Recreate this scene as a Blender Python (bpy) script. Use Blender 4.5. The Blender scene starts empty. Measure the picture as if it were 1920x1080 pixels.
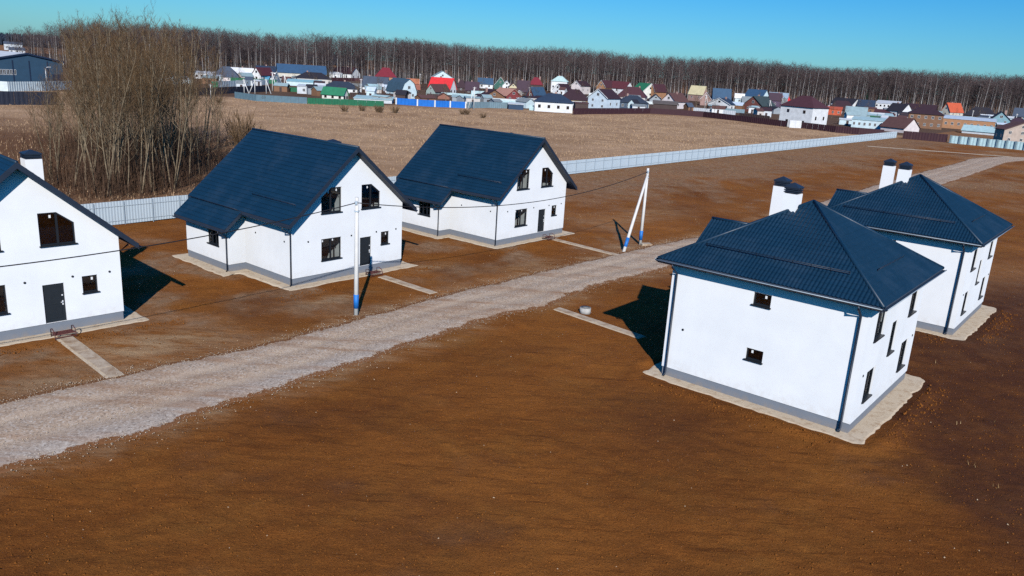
import bpy, bmesh, math, random
import numpy as np
from mathutils import Vector, Matrix, Euler
R = math.radians
S = bpy.context.scene
col = S.collection
random.seed(7); rng = np.random.default_rng(7)

# ------------------------------------------------------------------ camera
CAM_H, PITCH, ROLL, FPX = 15.017, 0.27369791, 0.06150299, 1482.4226
cam = bpy.data.cameras.new('camera')
cam.sensor_width = 36.0
cam.lens = FPX / 1920 * 36.0
cam.clip_start = 0.3
cam.clip_end = 6000
cam_o = bpy.data.objects.new('camera', cam); col.objects.link(cam_o)
_f = Vector((0, math.cos(PITCH), -math.sin(PITCH)))
_u = Vector((0, math.sin(PITCH), math.cos(PITCH)))
_r = Vector((1, 0, 0))
_ir = _r*math.cos(ROLL) + _u*math.sin(ROLL)
_iu = -_r*math.sin(ROLL) + _u*math.cos(ROLL)
M = Matrix((( _ir.x, _iu.x, -_f.x, 0), (_ir.y, _iu.y, -_f.y, 0), (_ir.z, _iu.z, -_f.z, CAM_H), (0,0,0,1)))
cam_o.matrix_world = M
S.camera = cam_o

# ------------------------------------------------------------------ sky and sun
SUN_EL = R(30.5)
SUN_DIR = Vector((0.1028*math.cos(SUN_EL), -0.9947*math.cos(SUN_EL), math.sin(SUN_EL)))   # towards the sun
w = bpy.data.worlds.new("World"); S.world = w; w.use_nodes = True
nt = w.node_tree; nt.nodes.clear()
sky = nt.nodes.new('ShaderNodeTexSky'); sky.sky_type = 'NISHITA'; sky.sun_disc = False
sky.sun_elevation = SUN_EL; sky.sun_rotation = math.atan2(SUN_DIR.x, SUN_DIR.y)
sky.air_density = 1.0; sky.dust_density = 0.3; sky.ozone_density = 2.0
tint = nt.nodes.new('ShaderNodeMix'); tint.data_type = 'RGBA'; tint.blend_type = 'MULTIPLY'
tint.inputs[0].default_value = 1.0
tc = nt.nodes.new('ShaderNodeTexCoord'); sz = nt.nodes.new('ShaderNodeSeparateXYZ'); nt.links.new(tc.outputs['Generated'], sz.inputs[0])
mrz = nt.nodes.new('ShaderNodeMapRange'); mrz.inputs[1].default_value = 0.0; mrz.inputs[2].default_value = 0.16; nt.links.new(sz.outputs[2], mrz.inputs[0])
deep = nt.nodes.new('ShaderNodeMix'); deep.data_type = 'RGBA'      # paler towards the horizon, deeper azure above
deep.inputs[6].default_value = (0.60, 1.36, 2.02, 1); deep.inputs[7].default_value = (0.10, 1.08, 2.15, 1)
nt.links.new(mrz.outputs[0], deep.inputs[0]); nt.links.new(deep.outputs[2], tint.inputs[7])
bg = nt.nodes.new('ShaderNodeBackground'); bg.inputs[1].default_value = 0.05
wo = nt.nodes.new('ShaderNodeOutputWorld')
nt.links.new(sky.outputs[0], tint.inputs[6]); nt.links.new(tint.outputs[2], bg.inputs[0]); nt.links.new(bg.outputs[0], wo.inputs[0])
sl = bpy.data.lights.new('sun', 'SUN'); sl.energy = 5.0; sl.angle = R(0.5); sl.color = (1.0, 0.965, 0.92)
so = bpy.data.objects.new('sun', sl); col.objects.link(so)
so.rotation_euler = (-SUN_DIR).to_track_quat('-Z', 'Y').to_euler(); so.location = (0, 0, 60)
S.view_settings.view_transform = 'Standard'; S.view_settings.look = 'None'
S.view_settings.gamma = 1; S.view_settings.exposure = 0.0; S.view_settings.use_curve_mapping = False
S.cycles.use_denoising = False; S.cycles.max_bounces = 5; S.cycles.diffuse_bounces = 0; S.cycles.glossy_bounces = 2

# ------------------------------------------------------------------ helpers
def tag(o, label=None, cat=None, group=None, kind=None):
    if label: o['label'] = label
    if cat: o['category'] = cat
    if group: o['group'] = group
    if kind: o['kind'] = kind
    return o
def empty(name, loc=(0, 0, 0), rz=0.0, label=None, cat=None, group=None):
    o = bpy.data.objects.new(name, None); col.objects.link(o)
    o.location = loc; o.rotation_euler = (0, 0, rz); o.empty_display_size = 0.3
    return tag(o, label, cat, group)
def link(name, me, parent=None, loc=None, rot=None, scale=None):
    o = bpy.data.objects.new(name, me); col.objects.link(o)
    if parent: o.parent = parent
    if loc is not None: o.location = loc
    if rot is not None: o.rotation_euler = rot
    if scale is not None: o.scale = scale
    return o
def copy_tree(o, parent=None):
    c = o.copy(); col.objects.link(c)
    if parent is not None: c.parent = parent
    for ch in list(o.children): copy_tree(ch, c)
    return c

class MB:
    def __init__(s): s.v = []; s.f = []; s.sm = []
    def add(s, vs, fs, smooth=False):
        b = len(s.v); s.v.extend([tuple(x) for x in vs])
        s.f.extend([tuple(i+b for i in f) for f in fs]); s.sm.extend([smooth]*len(fs))
    def box(s, a, b):
        x0, y0, z0 = a; x1, y1, z1 = b
        s.add([(x0,y0,z0),(x1,y0,z0),(x1,y1,z0),(x0,y1,z0),(x0,y0,z1),(x1,y0,z1),(x1,y1,z1),(x0,y1,z1)],
              [(0,3,2,1),(4,5,6,7),(0,1,5,4),(1,2,6,5),(2,3,7,6),(3,0,4,7)])
    def tube(s, pts, rad, n=8, cap=True, smooth=True):
        pts = [Vector(p) for p in pts]
        if not isinstance(rad, (list, tuple)): rad = [rad]*len(pts)
        up = Vector((0, 0, 1)); vs = []; fs = []
        for i, p in enumerate(pts):
            d = (pts[min(i+1, len(pts)-1)] - pts[max(i-1, 0)]).normalized()
            a = d.cross(up if abs(d.z) < .95 else Vector((1, 0, 0))).normalized(); b = d.cross(a)
            for k in range(n):
                t = 2*math.pi*k/n
                vs.append(p + (a*math.cos(t) + b*math.sin(t))*rad[i])
        for i in range(len(pts)-1):
            for k in range(n):
                k2 = (k+1) % n
                fs.append((i*n+k, i*n+k2, (i+1)*n+k2, (i+1)*n+k))
        if cap:
            fs.append(tuple(range(n-1, -1, -1))); e = (len(pts)-1)*n
            fs.append(tuple(range(e, e+n)))
        s.add(vs, fs, smooth)
    def bar(s, a, b, wx, wz):
        a = Vector(a); b = Vector(b); d = (b-a).normalized()
        x = d.cross(Vector((0, 0, 1)) if abs(d.z) < .95 else Vector((1, 0, 0))).normalized(); z = x.cross(d)
        vs = []
        for p in (a, b):
            for i, j in ((-1,-1),(1,-1),(1,1),(-1,1)): vs.append(p + x*wx*i/2 + z*wz*j/2)
        s.add(vs, [(0,1,2,3),(7,6,5,4),(0,4,5,1),(1,5,6,2),(2,6,7,3),(3,7,4,0)])
    def prism(s, poly, fn0, fn1):
        """poly: list of 2d points; fn0/fn1 map a 2d point to the two 3d end faces."""
        n = len(poly)
        s.add([fn0(p) for p in poly] + [fn1(p) for p in poly],
              [tuple(range(n)), tuple(range(2*n-1, n-1, -1))] + [(i, i+n, (i+1) % n + n, (i+1) % n) for i in range(n)])
    def fill(s, loops, fn, depth=0.0, inward=None):
        """fill an outline (loops[0]) with holes (loops[1:]) in 2d, map by fn; holes get reveals moved by `inward`."""
        bm = bmesh.new(); es = []
        for lp in loops:
            vs = [bm.verts.new((p[0], p[1], 0)) for p in lp]
            es += [bm.edges.new((vs[i], vs[(i+1) % len(vs)])) for i in range(len(vs))]
        bmesh.ops.triangle_fill(bm, use_beauty=True, use_dissolve=False, edges=es)
        bm.verts.index_update()
        vs = [fn((v.co.x, v.co.y)) for v in bm.verts]
        s.add(vs, [tuple(v.index for v in f.verts) for f in bm.faces]); bm.free()
        if inward is not None:
            for lp in loops[1:]:
                n = len(lp); o = [Vector(fn(p)) for p in lp]; i_ = [p + Vector(inward) for p in o]
                s.add(o + i_, [(k, (k+1) % n, (k+1) % n + n, k+n) for k in range(n)])
    def mesh(s, name, mat, recalc=False):
        me = bpy.data.meshes.new(name)
        me.from_pydata([tuple(v) for v in s.v], [], s.f)
        me.polygons.foreach_set('use_smooth', s.sm)
        if recalc:
            bm = bmesh.new(); bm.from_mesh(me); bmesh.ops.recalc_face_normals(bm, faces=bm.faces); bm.to_mesh(me); bm.free()
        if mat: me.materials.append(mat)
        me.update(); return me
    def build(s, name, mat, parent=None, recalc=False, **k):
        return link(name, s.mesh(name, mat, recalc), parent, **k)

def np_mesh(name, V, F, mat, smooth=False):
    """V (n,3), F (m,k) arrays -> mesh"""
    me = bpy.data.meshes.new(name); V = np.asarray(V, np.float32); F = np.asarray(F, np.int32); m, k = F.shape
    me.vertices.add(len(V)); me.vertices.foreach_set('co', V.ravel())
    me.loops.add(m*k); me.loops.foreach_set('vertex_index', F.ravel())
    me.polygons.add(m); me.polygons.foreach_set('loop_start', np.arange(0, m*k, k, dtype=np.int32))
    me.polygons.foreach_set('loop_total', np.full(m, k, np.int32))
    if smooth: me.polygons.foreach_set('use_smooth', np.ones(m, bool))
    me.update(calc_edges=True)
    if mat: me.materials.append(mat)
    return me

def _hash(ix, iy, seed):
    h = (ix.astype(np.int64)*374761393 + iy.astype(np.int64)*668265263 + seed*1442695041) & 0x7fffffff
    h = ((h ^ (h >> 13))*1274126177) & 0x7fffffff
    return ((h ^ (h >> 16)) & 0xffff)/65535.0
def vnoise(x, y, seed=0):
    x = np.asarray(x, float); y = np.asarray(y, float)
    ix = np.floor(x); iy = np.floor(y); fx = x-ix; fy = y-iy
    fx = fx*fx*(3-2*fx); fy = fy*fy*(3-2*fy)
    a = _hash(ix, iy, seed); b = _hash(ix+1, iy, seed); c = _hash(ix, iy+1, seed); d = _hash(ix+1, iy+1, seed)
    return (a*(1-fx)+b*fx)*(1-fy) + (c*(1-fx)+d*fx)*fy
def fbm(x, y, seed=0, o=4):
    t = 0; a = .5
    for i in range(o):
        t = t + a*(vnoise(x*2**i, y*2**i, seed+i)-.5); a *= .5
    return t
def sst(a, b, x):
    t = np.clip((x-a)/(b-a), 0, 1); return t*t*(3-2*t)

# ------------------------------------------------------------------ materials
def new_mat(name):
    m = bpy.data.materials.new(name); m.use_nodes = True
    n = m.node_tree; b = n.nodes['Principled BSDF']; return m, n, b
def N(n, t, **k):
    x = n.nodes.new(t)
    for a, b in k.items(): setattr(x, a, b)
    return x
def noise_val(n, scale, detail=6, rough=.6, vec=None, stretch=None):
    x = N(n, 'ShaderNodeTexNoise'); x.inputs['Scale'].default_value = scale
    x.inputs['Detail'].default_value = detail; x.inputs['Roughness'].default_value = rough
    if stretch:
        mp = N(n, 'ShaderNodeMapping'); mp.inputs['Scale'].default_value = stretch[:3]
        if len(stretch) > 3: mp.inputs['Rotation'].default_value = (0, 0, stretch[3])
        n.links.new(vec, mp.inputs[0]); vec = mp.outputs[0]
    if vec is not None: n.links.new(vec, x.inputs['Vector'])
    return x.outputs[0]
def ramp(n, val, stops):
    r = N(n, 'ShaderNodeValToRGB'); e = r.color_ramp.elements
    while len(e) < len(stops): e.new(.5)
    for i, (p, c) in enumerate(stops):
        e[i].position = p; e[i].color = (c, c, c, 1) if not isinstance(c, (tuple, list)) else (*c, 1)
    n.links.new(val, r.inputs[0]); return r.outputs[0]
def mix(n, a, b, fac, mode='MIX'):
    x = N(n, 'ShaderNodeMix', data_type='RGBA', blend_type=mode)
    for sock, v in ((x.inputs[6], a), (x.inputs[7], b)):
        if isinstance(v, (tuple, list)): sock.default_value = (*v[:3], 1)
        else: n.links.new(v, sock)
    if isinstance(fac, (int, float)): x.inputs[0].default_value = fac
    else: n.links.new(fac, x.inputs[0])
    return x.outputs[2]
def bump(n, b, val, strength, dist=.02):
    x = N(n, 'ShaderNodeBump'); x.inputs['Strength'].default_value = strength; x.inputs['Distance'].default_value = dist
    n.links.new(val, x.inputs['Height']); n.links.new(x.outputs[0], b.inputs['Normal'])
def objpos(n):
    return N(n, 'ShaderNodeTexCoord').outputs['Object']
def worldpos(n):
    return N(n, 'ShaderNodeNewGeometry').outputs['Position']
def plain(name, c, rough=.7, var=.12, scale=3.0, metal=0.0, bmp=0.0, spec=.5):
    m, n, b = new_mat(name)
    v = noise_val(n, scale, vec=objpos(n))
    f = ramp(n, v, [(.3, 1-var), (.7, 1+var)]) if var <= 0 else None
    lo = tuple(x*(1-var) for x in c); hi = tuple(min(x*(1+var), 1) for x in c)
    n.links.new(mix(n, lo, hi, ramp(n, v, [(.3, 0.0), (.7, 1.0)])), b.inputs['Base Color'])
    b.inputs['Roughness'].default_value = rough; b.inputs['Metallic'].default_value = metal
    b.inputs['Specular IOR Level'].default_value = spec
    if bmp: bump(n, b, noise_val(n, scale*12, vec=objpos(n)), bmp)
    return m

MT = {}
# plaster of the new houses: faint cloudiness, thin grime streaks low down
m, n, b = new_mat('white_plaster'); p = objpos(n)
v = noise_val(n, .5, 5, .6, p); v2 = noise_val(n, 1.2, 4, .6, p, (3, 3, .25))
c = mix(n, (.80, .808, .82), (.86, .865, .875), ramp(n, v, [(.35, 0.0), (.65, 1.0)]))
c = mix(n, c, (.62, .60, .57), ramp(n, v2, [(.62, 0.0), (.8, .16)]))
sx = N(n, 'ShaderNodeSeparateXYZ'); n.links.new(p, sx.inputs[0])
mr = N(n, 'ShaderNodeMapRange'); mr.inputs[1].default_value = .45; mr.inputs[2].default_value = 1.15; mr.inputs[3].default_value = .30; mr.inputs[4].default_value = 0
n.links.new(sx.outputs[2], mr.inputs[0]); mm = N(n, 'ShaderNodeMath', operation='MULTIPLY'); n.links.new(mr.outputs[0], mm.inputs[0]); n.links.new(ramp(n, noise_val(n, 3, 6, .7, p), [(.42, 0.0), (.66, 1.0)]), mm.inputs[1])
c = mix(n, c, (.50, .40, .31), mm.outputs[0])
n.links.new(c, b.inputs['Base Color']); b.inputs['Roughness'].default_value = .9; b.inputs['Specular IOR Level'].default_value = .2
bump(n, b, noise_val(n, 60, 3, .6, p), .12, .01); MT['plaster'] = m
# grey plinth with dust splashes at the ground
m, n, b = new_mat('grey_plinth'); p = objpos(n)
v = noise_val(n, 1.5, 5, .6, p)
c = mix(n, (.17, .19, .225), (.215, .235, .27), v)
sx = N(n, 'ShaderNodeSeparateXYZ'); n.links.new(p, sx.inputs[0])
mr = N(n, 'ShaderNodeMapRange'); mr.inputs[1].default_value = .0; mr.inputs[2].default_value = .35; mr.inputs[3].default_value = .55; mr.inputs[4].default_value = 0
n.links.new(sx.outputs[2], mr.inputs[0])
mm = N(n, 'ShaderNodeMath', operation='MULTIPLY'); n.links.new(mr.outputs[0], mm.inputs[0]); n.links.new(ramp(n, noise_val(n, 4, 5, .6, p), [(.35, 0.0), (.65, 1.0)]), mm.inputs[1])
n.links.new(mix(n, c, (.36, .27, .19), mm.outputs[0]), b.inputs['Base Color']); b.inputs['Roughness'].default_value = .85; MT['plinth'] = m
# coated steel roof
def roof_mat(name, c, rough=.42):
    m, n, b = new_mat(name); p = objpos(n)
    v = noise_val(n, .7, 5, .6, p); v2 = noise_val(n, 9, 4, .6, p)
    cc = mix(n, tuple(x*.88 for x in c), tuple(x*1.12 for x in c), ramp(n, v, [(.3, 0.0), (.7, 1.0)]))
    cc = mix(n, cc, tuple(x*1.6+.012 for x in c), ramp(n, v2, [(.6, 0.0), (.85, .22)]))
    cc = mix(n, cc, tuple(x*.9+.028 for x in c), ramp(n, noise_val(n, .35, 6, .7, p), [(.50, 0.0), (.78, .45)]))
    n.links.new(cc, b.inputs['Base Color']); b.inputs['Roughness'].default_value = rough
    n.links.new(ramp(n, v2, [(.3, rough-.06), (.7, rough+.1)]), b.inputs['Roughness'])
    b.inputs['Specular IOR Level'].default_value = .35
    return m
MT['roof'] = roof_mat('graphite_blue_steel_roof', (.0048, .0270, .056))
MT['trim'] = plain('dark_steel_trim', (.016, .026, .045), .45, .1, 2)
MT['rim_glint'] = plain('painted_rim_glint', (.34, .40, .44), .35, .1, 2)  # pale colour stands in for the sun's glint on the gutter rim
MT['soffit'] = plain('dark_soffit', (.020, .030, .052), .6, .1, 2)
MT['soffit_grey'] = plain('grey_soffit', (.045, .065, .10), .6, .1, 2)
MT['frame'] = plain('anthracite_frame', (.012, .015, .020), .4, .1, 5)
MT['door'] = plain('anthracite_door', (.014, .020, .026), .45, .1, 3)
MT['inner'] = plain('bare_inner_plaster', (.42, .43, .44), .9, .15, 1)
MT['white_bit'] = plain('white_bit', (.8, .8, .8), .6, .05, 5)
m, n, b = new_mat('window_glass'); b.inputs['Base Color'].default_value = (.006, .008, .010, 1); b.inputs['Roughness'].default_value = .04
b.inputs['Specular IOR Level'].default_value = .6; MT['darkglass'] = m
m = bpy.data.materials.new('clear_window_glass'); m.use_nodes = True; n = m.node_tree; n.nodes.clear()
tr_ = N(n, 'ShaderNodeBsdfTransparent'); tr_.inputs[0].default_value = (.80, .84, .84, 1); gl_ = N(n, 'ShaderNodeBsdfGlossy'); gl_.inputs['Roughness'].default_value = .02
fr_ = N(n, 'ShaderNodeValue'); fr_.outputs[0].default_value = .10; ms_ = N(n, 'ShaderNodeMixShader'); o_ = N(n, 'ShaderNodeOutputMaterial')
n.links.new(fr_.outputs[0], ms_.inputs[0]); n.links.new(tr_.outputs[0], ms_.inputs[1]); n.links.new(gl_.outputs[0], ms_.inputs[2]); n.links.new(ms_.outputs[0], o_.inputs[0]); MT['glass'] = m
m, n, b = new_mat('concrete'); p = objpos(n)
c = mix(n, (.44, .34, .24), (.60, .49, .37), noise_val(n, 2.2, 6, .65, p))
n.links.new(mix(n, c, (.30, .19, .11), ramp(n, noise_val(n, 1.4, 5, .65, p), [(.42, 0.0), (.62, .85)])), b.inputs['Base Color']); b.inputs['Roughness'].default_value = .9
bump(n, b, noise_val(n, 30, 4, .6, p), .2, .01); MT['concrete'] = m
MT['pole'] = plain('pale_pole_concrete', (.66, .64, .61), .8, .1, 1.5, bmp=.1)
MT['blue_paint'] = plain('blue_paint', (.012, .16, .52), .6, .12, 4)
MT['cable'] = plain('black_cable', (.012, .012, .014), .6, .05, 2)
MT['rust'] = plain('dark_red_primer_steel', (.09, .022, .02), .7, .3, 6)
m, n, b = new_mat('galvanised_sheet'); p = objpos(n)
c = mix(n, (.42, .50, .565), (.51, .585, .64), noise_val(n, .8, 5, .6, p, (1, 1, .2)))
n.links.new(mix(n, c, (.40, .36, .32), ramp(n, noise_val(n, 2, 5, .6, p, (1, 1, .4)), [(.6, 0.0), (.85, .35)])), b.inputs['Base Color'])
b.inputs['Roughness'].default_value = .5; b.inputs['Metallic'].default_value = .0; MT['sheet'] = m
MT['post'] = plain('fence_post_paint', (.38, .46, .53), .6, .1, 3)
# bare soil; the attribute 'zone' (R dry grass, G dark moist soil, B pale sand) says what lies where
m, n, b = new_mat('soil'); p = worldpos(n)
at = N(n, 'ShaderNodeAttribute', attribute_name='zone'); sp = N(n, 'ShaderNodeSeparateColor'); n.links.new(at.outputs[0], sp.inputs[0])
big = noise_val(n, .07, 6, .62, p); mid = noise_val(n, .55, 6, .65, p); fine = noise_val(n, 5, 6, .7, p); vfine = noise_val(n, 19, 8, .8, p); grit = noise_val(n, 9, 8, .85, p)
c = mix(n, (.175, .056, .0105), (.345, .122, .0235), ramp(n, big, [(.34, 0.0), (.66, 1.0)]))
c = mix(n, c, (.29, .118, .024), ramp(n, noise_val(n, .16, 7, .7, p), [(.48, 0.0), (.70, .65)]))
c = mix(n, c, (.150, .044, .0080), ramp(n, mid, [(.46, 0.0), (.74, .55)]))
c = mix(n, c, (.42, .150, .028), ramp(n, fine, [(.54, 0.0), (.72, .5)]))
c = mix(n, c, (.50, .215, .055), ramp(n, grit, [(.57, 0.0), (.72, .55)]))
c = mix(n, c, (.060, .018, .004), ramp(n, vfine, [(.36, .85), (.50, 0.0)]))
strk = noise_val(n, 1.6, 9, .72, p, (.16, 2.0, 1, R(38.9)))
strk2 = noise_val(n, 2.6, 9, .75, p, (.20, 2.2, 1, R(38.9)))
c = mix(n, c, (.42, .145, .027), ramp(n, strk2, [(.54, 0.0), (.74, .5)]))
c = mix(n, c, (.080, .024, .0055), ramp(n, strk, [(.54, 0.0), (.68, .7)]))
gr = mix(n, (.36, .225, .135), (.20, .115, .060), ramp(n, noise_val(n, 1.7, 6, .7, p), [(.35, 0.0), (.65, 1.0)]))
gm = N(n, 'ShaderNodeMath', operation='MULTIPLY'); n.links.new(sp.outputs[0], gm.inputs[0]); n.links.new(ramp(n, noise_val(n, .6, 6, .7, p), [(.30, 0.25), (.6, 1.0)]), gm.inputs[1])
c = mix(n, c, gr, gm.outputs[0])
dm = N(n, 'ShaderNodeMath', operation='MULTIPLY'); n.links.new(sp.outputs[1], dm.inputs[0]); n.links.new(ramp(n, mid, [(.25, .6), (.6, 1.0)]), dm.inputs[1])
c = mix(n, c, (.078, .0275, .0130), dm.outputs[0])
sm_ = N(n, 'ShaderNodeMath', operation='MULTIPLY'); n.links.new(sp.outputs[2], sm_.inputs[0]); n.links.new(ramp(n, noise_val(n, .9, 6, .7, p, (.4, 1.5, 1, R(-20))), [(.38, 0.0), (.62, 1.0)]), sm_.inputs[1])
c = mix(n, c, (.46, .30, .165), sm_.outputs[0])
n.links.new(c, b.inputs['Base Color']); b.inputs['Roughness'].default_value = .95; b.inputs['Specular IOR Level'].default_value = .1
ad = N(n, 'ShaderNodeMath', operation='ADD'); n.links.new(fine, ad.inputs[0]); n.links.new(vfine, ad.inputs[1])
bump(n, b, ad.outputs[0], .85, .06); MT['soil'] = m
# gravel road
m, n, b = new_mat('gravel'); p = worldpos(n)
vo = N(n, 'ShaderNodeTexVoronoi'); vo.inputs['Scale'].default_value = 13; n.links.new(p, vo.inputs['Vector'])
c = mix(n, (.39, .275, .185), (.60, .455, .335), ramp(n, noise_val(n, 9, 6, .75, p), [(.35, 0.0), (.68, 1.0)]))
at2 = N(n, 'ShaderNodeAttribute', attribute_name='zone'); sp2 = N(n, 'ShaderNodeSeparateColor'); n.links.new(at2.outputs[0], sp2.inputs[0])
c = mix(n, c, (.44, .385, .335), ramp(n, sp2.outputs[1], [(.2, 0.0), (.9, .6)]))
bw = N(n, 'ShaderNodeRGBToBW'); n.links.new(vo.outputs['Color'], bw.inputs[0])
c = mix(n, c, (.62, .54, .46), ramp(n, bw.outputs[0], [(.58, 0.0), (.85, .75)]))
c = mix(n, c, (.15, .115, .095), ramp(n, bw.outputs[0], [(.10, .6), (.34, 0.0)]))
along = noise_val(n, 1.0, 8, .7, p, (.06, .9, 1, R(-51.5)))
c = mix(n, c, (.34, .185, .10), ramp(n, along, [(.47, 0.0), (.64, .75)]))
at = N(n, 'ShaderNodeAttribute', attribute_name='zone'); sp = N(n, 'ShaderNodeSeparateColor'); n.links.new(at.outputs[0], sp.inputs[0])
e1 = N(n, 'ShaderNodeMath', operation='ADD'); n.links.new(sp.outputs[0], e1.inputs[0]); n.links.new(noise_val(n, 1.6, 6, .75, p), e1.inputs[1])
c = mix(n, c, (.57, .44, .325), ramp(n, sp.outputs[2], [(.1, 0.0), (1.0, .62)]))
c = mix(n, c, (.20, .075, .020), ramp(n, e1.outputs[0], [(.98, 0.0), (1.10, .92)]))
n.links.new(c, b.inputs['Base Color']); b.inputs['Roughness'].default_value = .95; b.inputs['Specular IOR Level'].default_value = .15
bump(n, b, bw.outputs[0], .9, .05); MT['gravel'] = m
# sand
m, n, b = new_mat('pale_sand'); p = worldpos(n)
c = mix(n, (.56, .44, .305), (.69, .57, .42), noise_val(n, 1.4, 6, .65, p))
c = mix(n, c, (.33, .19, .09), ramp(n, noise_val(n, 2.2, 8, .78, p), [(.50, 0.0), (.68, .8)]))
n.links.new(c, b.inputs['Base Color']); b.inputs['Roughness'].default_value = .95; bump(n, b, noise_val(n, 14, 5, .7, p), .5, .03); MT['sand'] = m
# dry field
m, n, b = new_mat('dry_field'); p = worldpos(n)
at = N(n, 'ShaderNodeAttribute', attribute_name='zone'); sp = N(n, 'ShaderNodeSeparateColor'); n.links.new(at.outputs[0], sp.inputs[0])
c = mix(n, (.35, .210, .115), (.55, .355, .215), ramp(n, noise_val(n, .12, 8, .74, p), [(.32, 0.0), (.66, 1.0)]))
c = mix(n, c, (.29, .165, .090), ramp(n, noise_val(n, .045, 7, .72, p), [(.46, 0.0), (.62, .75)]))
c = mix(n, c, (.20, .112, .056), ramp(n, noise_val(n, .5, 8, .8, p), [(.48, 0.0), (.75, .7)]))
c = mix(n, c, (.64, .43, .265), ramp(n, noise_val(n, 2.4, 5, .7, p), [(.55, 0.0), (.8, .5)]))
c = mix(n, c, (.12, .052, .024), sp.outputs[0])
c = mix(n, c, (.060, .036, .030), sp.outputs[1])
n.links.new(c, b.inputs['Base Color']); b.inputs['Roughness'].default_value = 1; b.inputs['Specular IOR Level'].default_value = .05
bump(n, b, noise_val(n, 3, 6, .75, p), .8, .15); MT['field'] = m
def tinted(name, a, bb, scale, rough=.9):
    m, n, b = new_mat(name); p = worldpos(n)
    n.links.new(mix(n, a, bb, ramp(n, noise_val(n, scale, 5, .7, p), [(.35, 0.0), (.65, 1.0)])), b.inputs['Base Color'])
    b.inputs['Roughness'].default_value = rough; b.inputs['Specular IOR Level'].default_value = .1; return m
MT['grass'] = tinted('dry_grass_blades', (.34, .21, .11), (.66, .45, .28), .5)
MT['lotgrass'] = tinted('lot_grass_blades', (.20, .12, .05), (.36, .25, .13), .7)
MT['clod'] = tinted('soil_clods', (.13, .043, .0085), (.25, .090, .019), 3)
MT['stone'] = tinted('pale_stones', (.36, .24, .14), (.58, .44, .30), 5)
MT['pebble'] = tinted('grey_pebbles', (.30, .22, .15), (.60, .485, .37), 9)
MT['bark'] = tinted('tan_bark', (.11, .080, .050), (.28, .215, .14), 1.6)
MT['twig'] = tinted('golden_brown_twigs', (.080, .047, .026), (.155, .092, .044), .25)
MT['undergrowth'] = tinted('dark_undergrowth', (.050, .029, .020), (.115, .068, .042), .4)
m, n, b = new_mat('birch_bark'); p = objpos(n)
c = mix(n, (.60, .57, .54), (.27, .24, .23), ramp(n, noise_val(n, 1.2, 4, .6, p, (1, 1, .8)), [(.45, 0.0), (.72, 1.0)]))
n.links.new(c, b.inputs['Base Color']); b.inputs['Roughness'].default_value = .9; MT['birch'] = m
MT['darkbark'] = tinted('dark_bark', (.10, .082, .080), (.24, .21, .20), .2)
MT['birch_twig'] = tinted('purple_brown_twigs', (.078, .055, .055), (.140, .102, .096), .03)
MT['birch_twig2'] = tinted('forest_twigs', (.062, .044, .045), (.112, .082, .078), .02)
MT['spruce'] = tinted('spruce_needles', (.012, .035, .030), (.030, .070, .045), .5)

VC = dict(white=(.78,.78,.78), pinkwhite=(.78,.66,.64), teal=(.45,.68,.64), cyan=(.02,.40,.68), palegrey=(.58,.62,.66), green=(.01,.20,.09),
 navywall=(.04,.09,.16), cream=(.66,.60,.47), beige=(.60,.53,.48), orangewood=(.50,.20,.05), palecyan=(.55,.74,.80), ivory=(.76,.74,.62),
 darkbrown=(.07,.035,.03), greygreen=(.30,.40,.36), brickred=(.33,.10,.05), wood=(.26,.105,.03), greenwall=(.01,.14,.10), yellow=(.68,.56,.28),
 redwall=(.28,.02,.025), darkred=(.13,.012,.022), containerblue=(.012,.055,.13), ochre=(.55,.33,.10), paleblue=(.56,.70,.80), greywall=(.30,.34,.38),
 brickpink=(.42,.22,.17), redwood=(.22,.05,.03), purplewall=(.10,.05,.11), orangered=(.62,.09,.02), greyteal=(.24,.38,.42), tealwall=(.16,.38,.46),
 beigebrick=(.50,.36,.27), slate=(.055,.085,.14), darkmaroon=(.045,.012,.022), navy=(.012,.040,.095), blue=(.010,.085,.20), charcoal=(.022,.018,.030),
 charcoalblue=(.022,.040,.075), crimson=(.20,.006,.022), cyanroof=(.24,.60,.68), paleteal=(.36,.60,.64), slateblue=(.025,.085,.14), orange=(.55,.13,.02),
 rust=(.34,.08,.03), red=(.80,.006,.012), greyteal2=(.2,.3,.33), brown=(.13,.045,.035), purplebrown=(.060,.022,.045), steelblue=(.018,.09,.19),
 darkgreen=(.008,.07,.06), salmon=(.55,.22,.13), teal2=(.03,.16,.22), maroon=(.085,.016,.026), greybrown=(.13,.10,.085), yellowroof=(.70,.58,.26),
 greyroof=(.20,.24,.26), darkgreengrey=(.035,.065,.068), lightsteel=(.35,.50,.62), orangered2=(.6,.1,.02), bluewhite=(.50,.62,.76))
def _mute(c, k):
    g_ = .3*c[0]+.5*c[1]+.2*c[2]; return tuple(x*(1-k)+g_*k for x in c)
for k_ in list(VC): VC[k_] = tuple(x*.9 for x in _mute(VC[k_], .10 if k_ in ('red', 'green', 'orangered', 'crimson') else .28))
_vm = {}
def vmat(c):
    if c not in _vm: _vm[c] = plain('paint_'+c, VC[c], .75, .14, .8, bmp=.1)
    return _vm[c]

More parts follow.
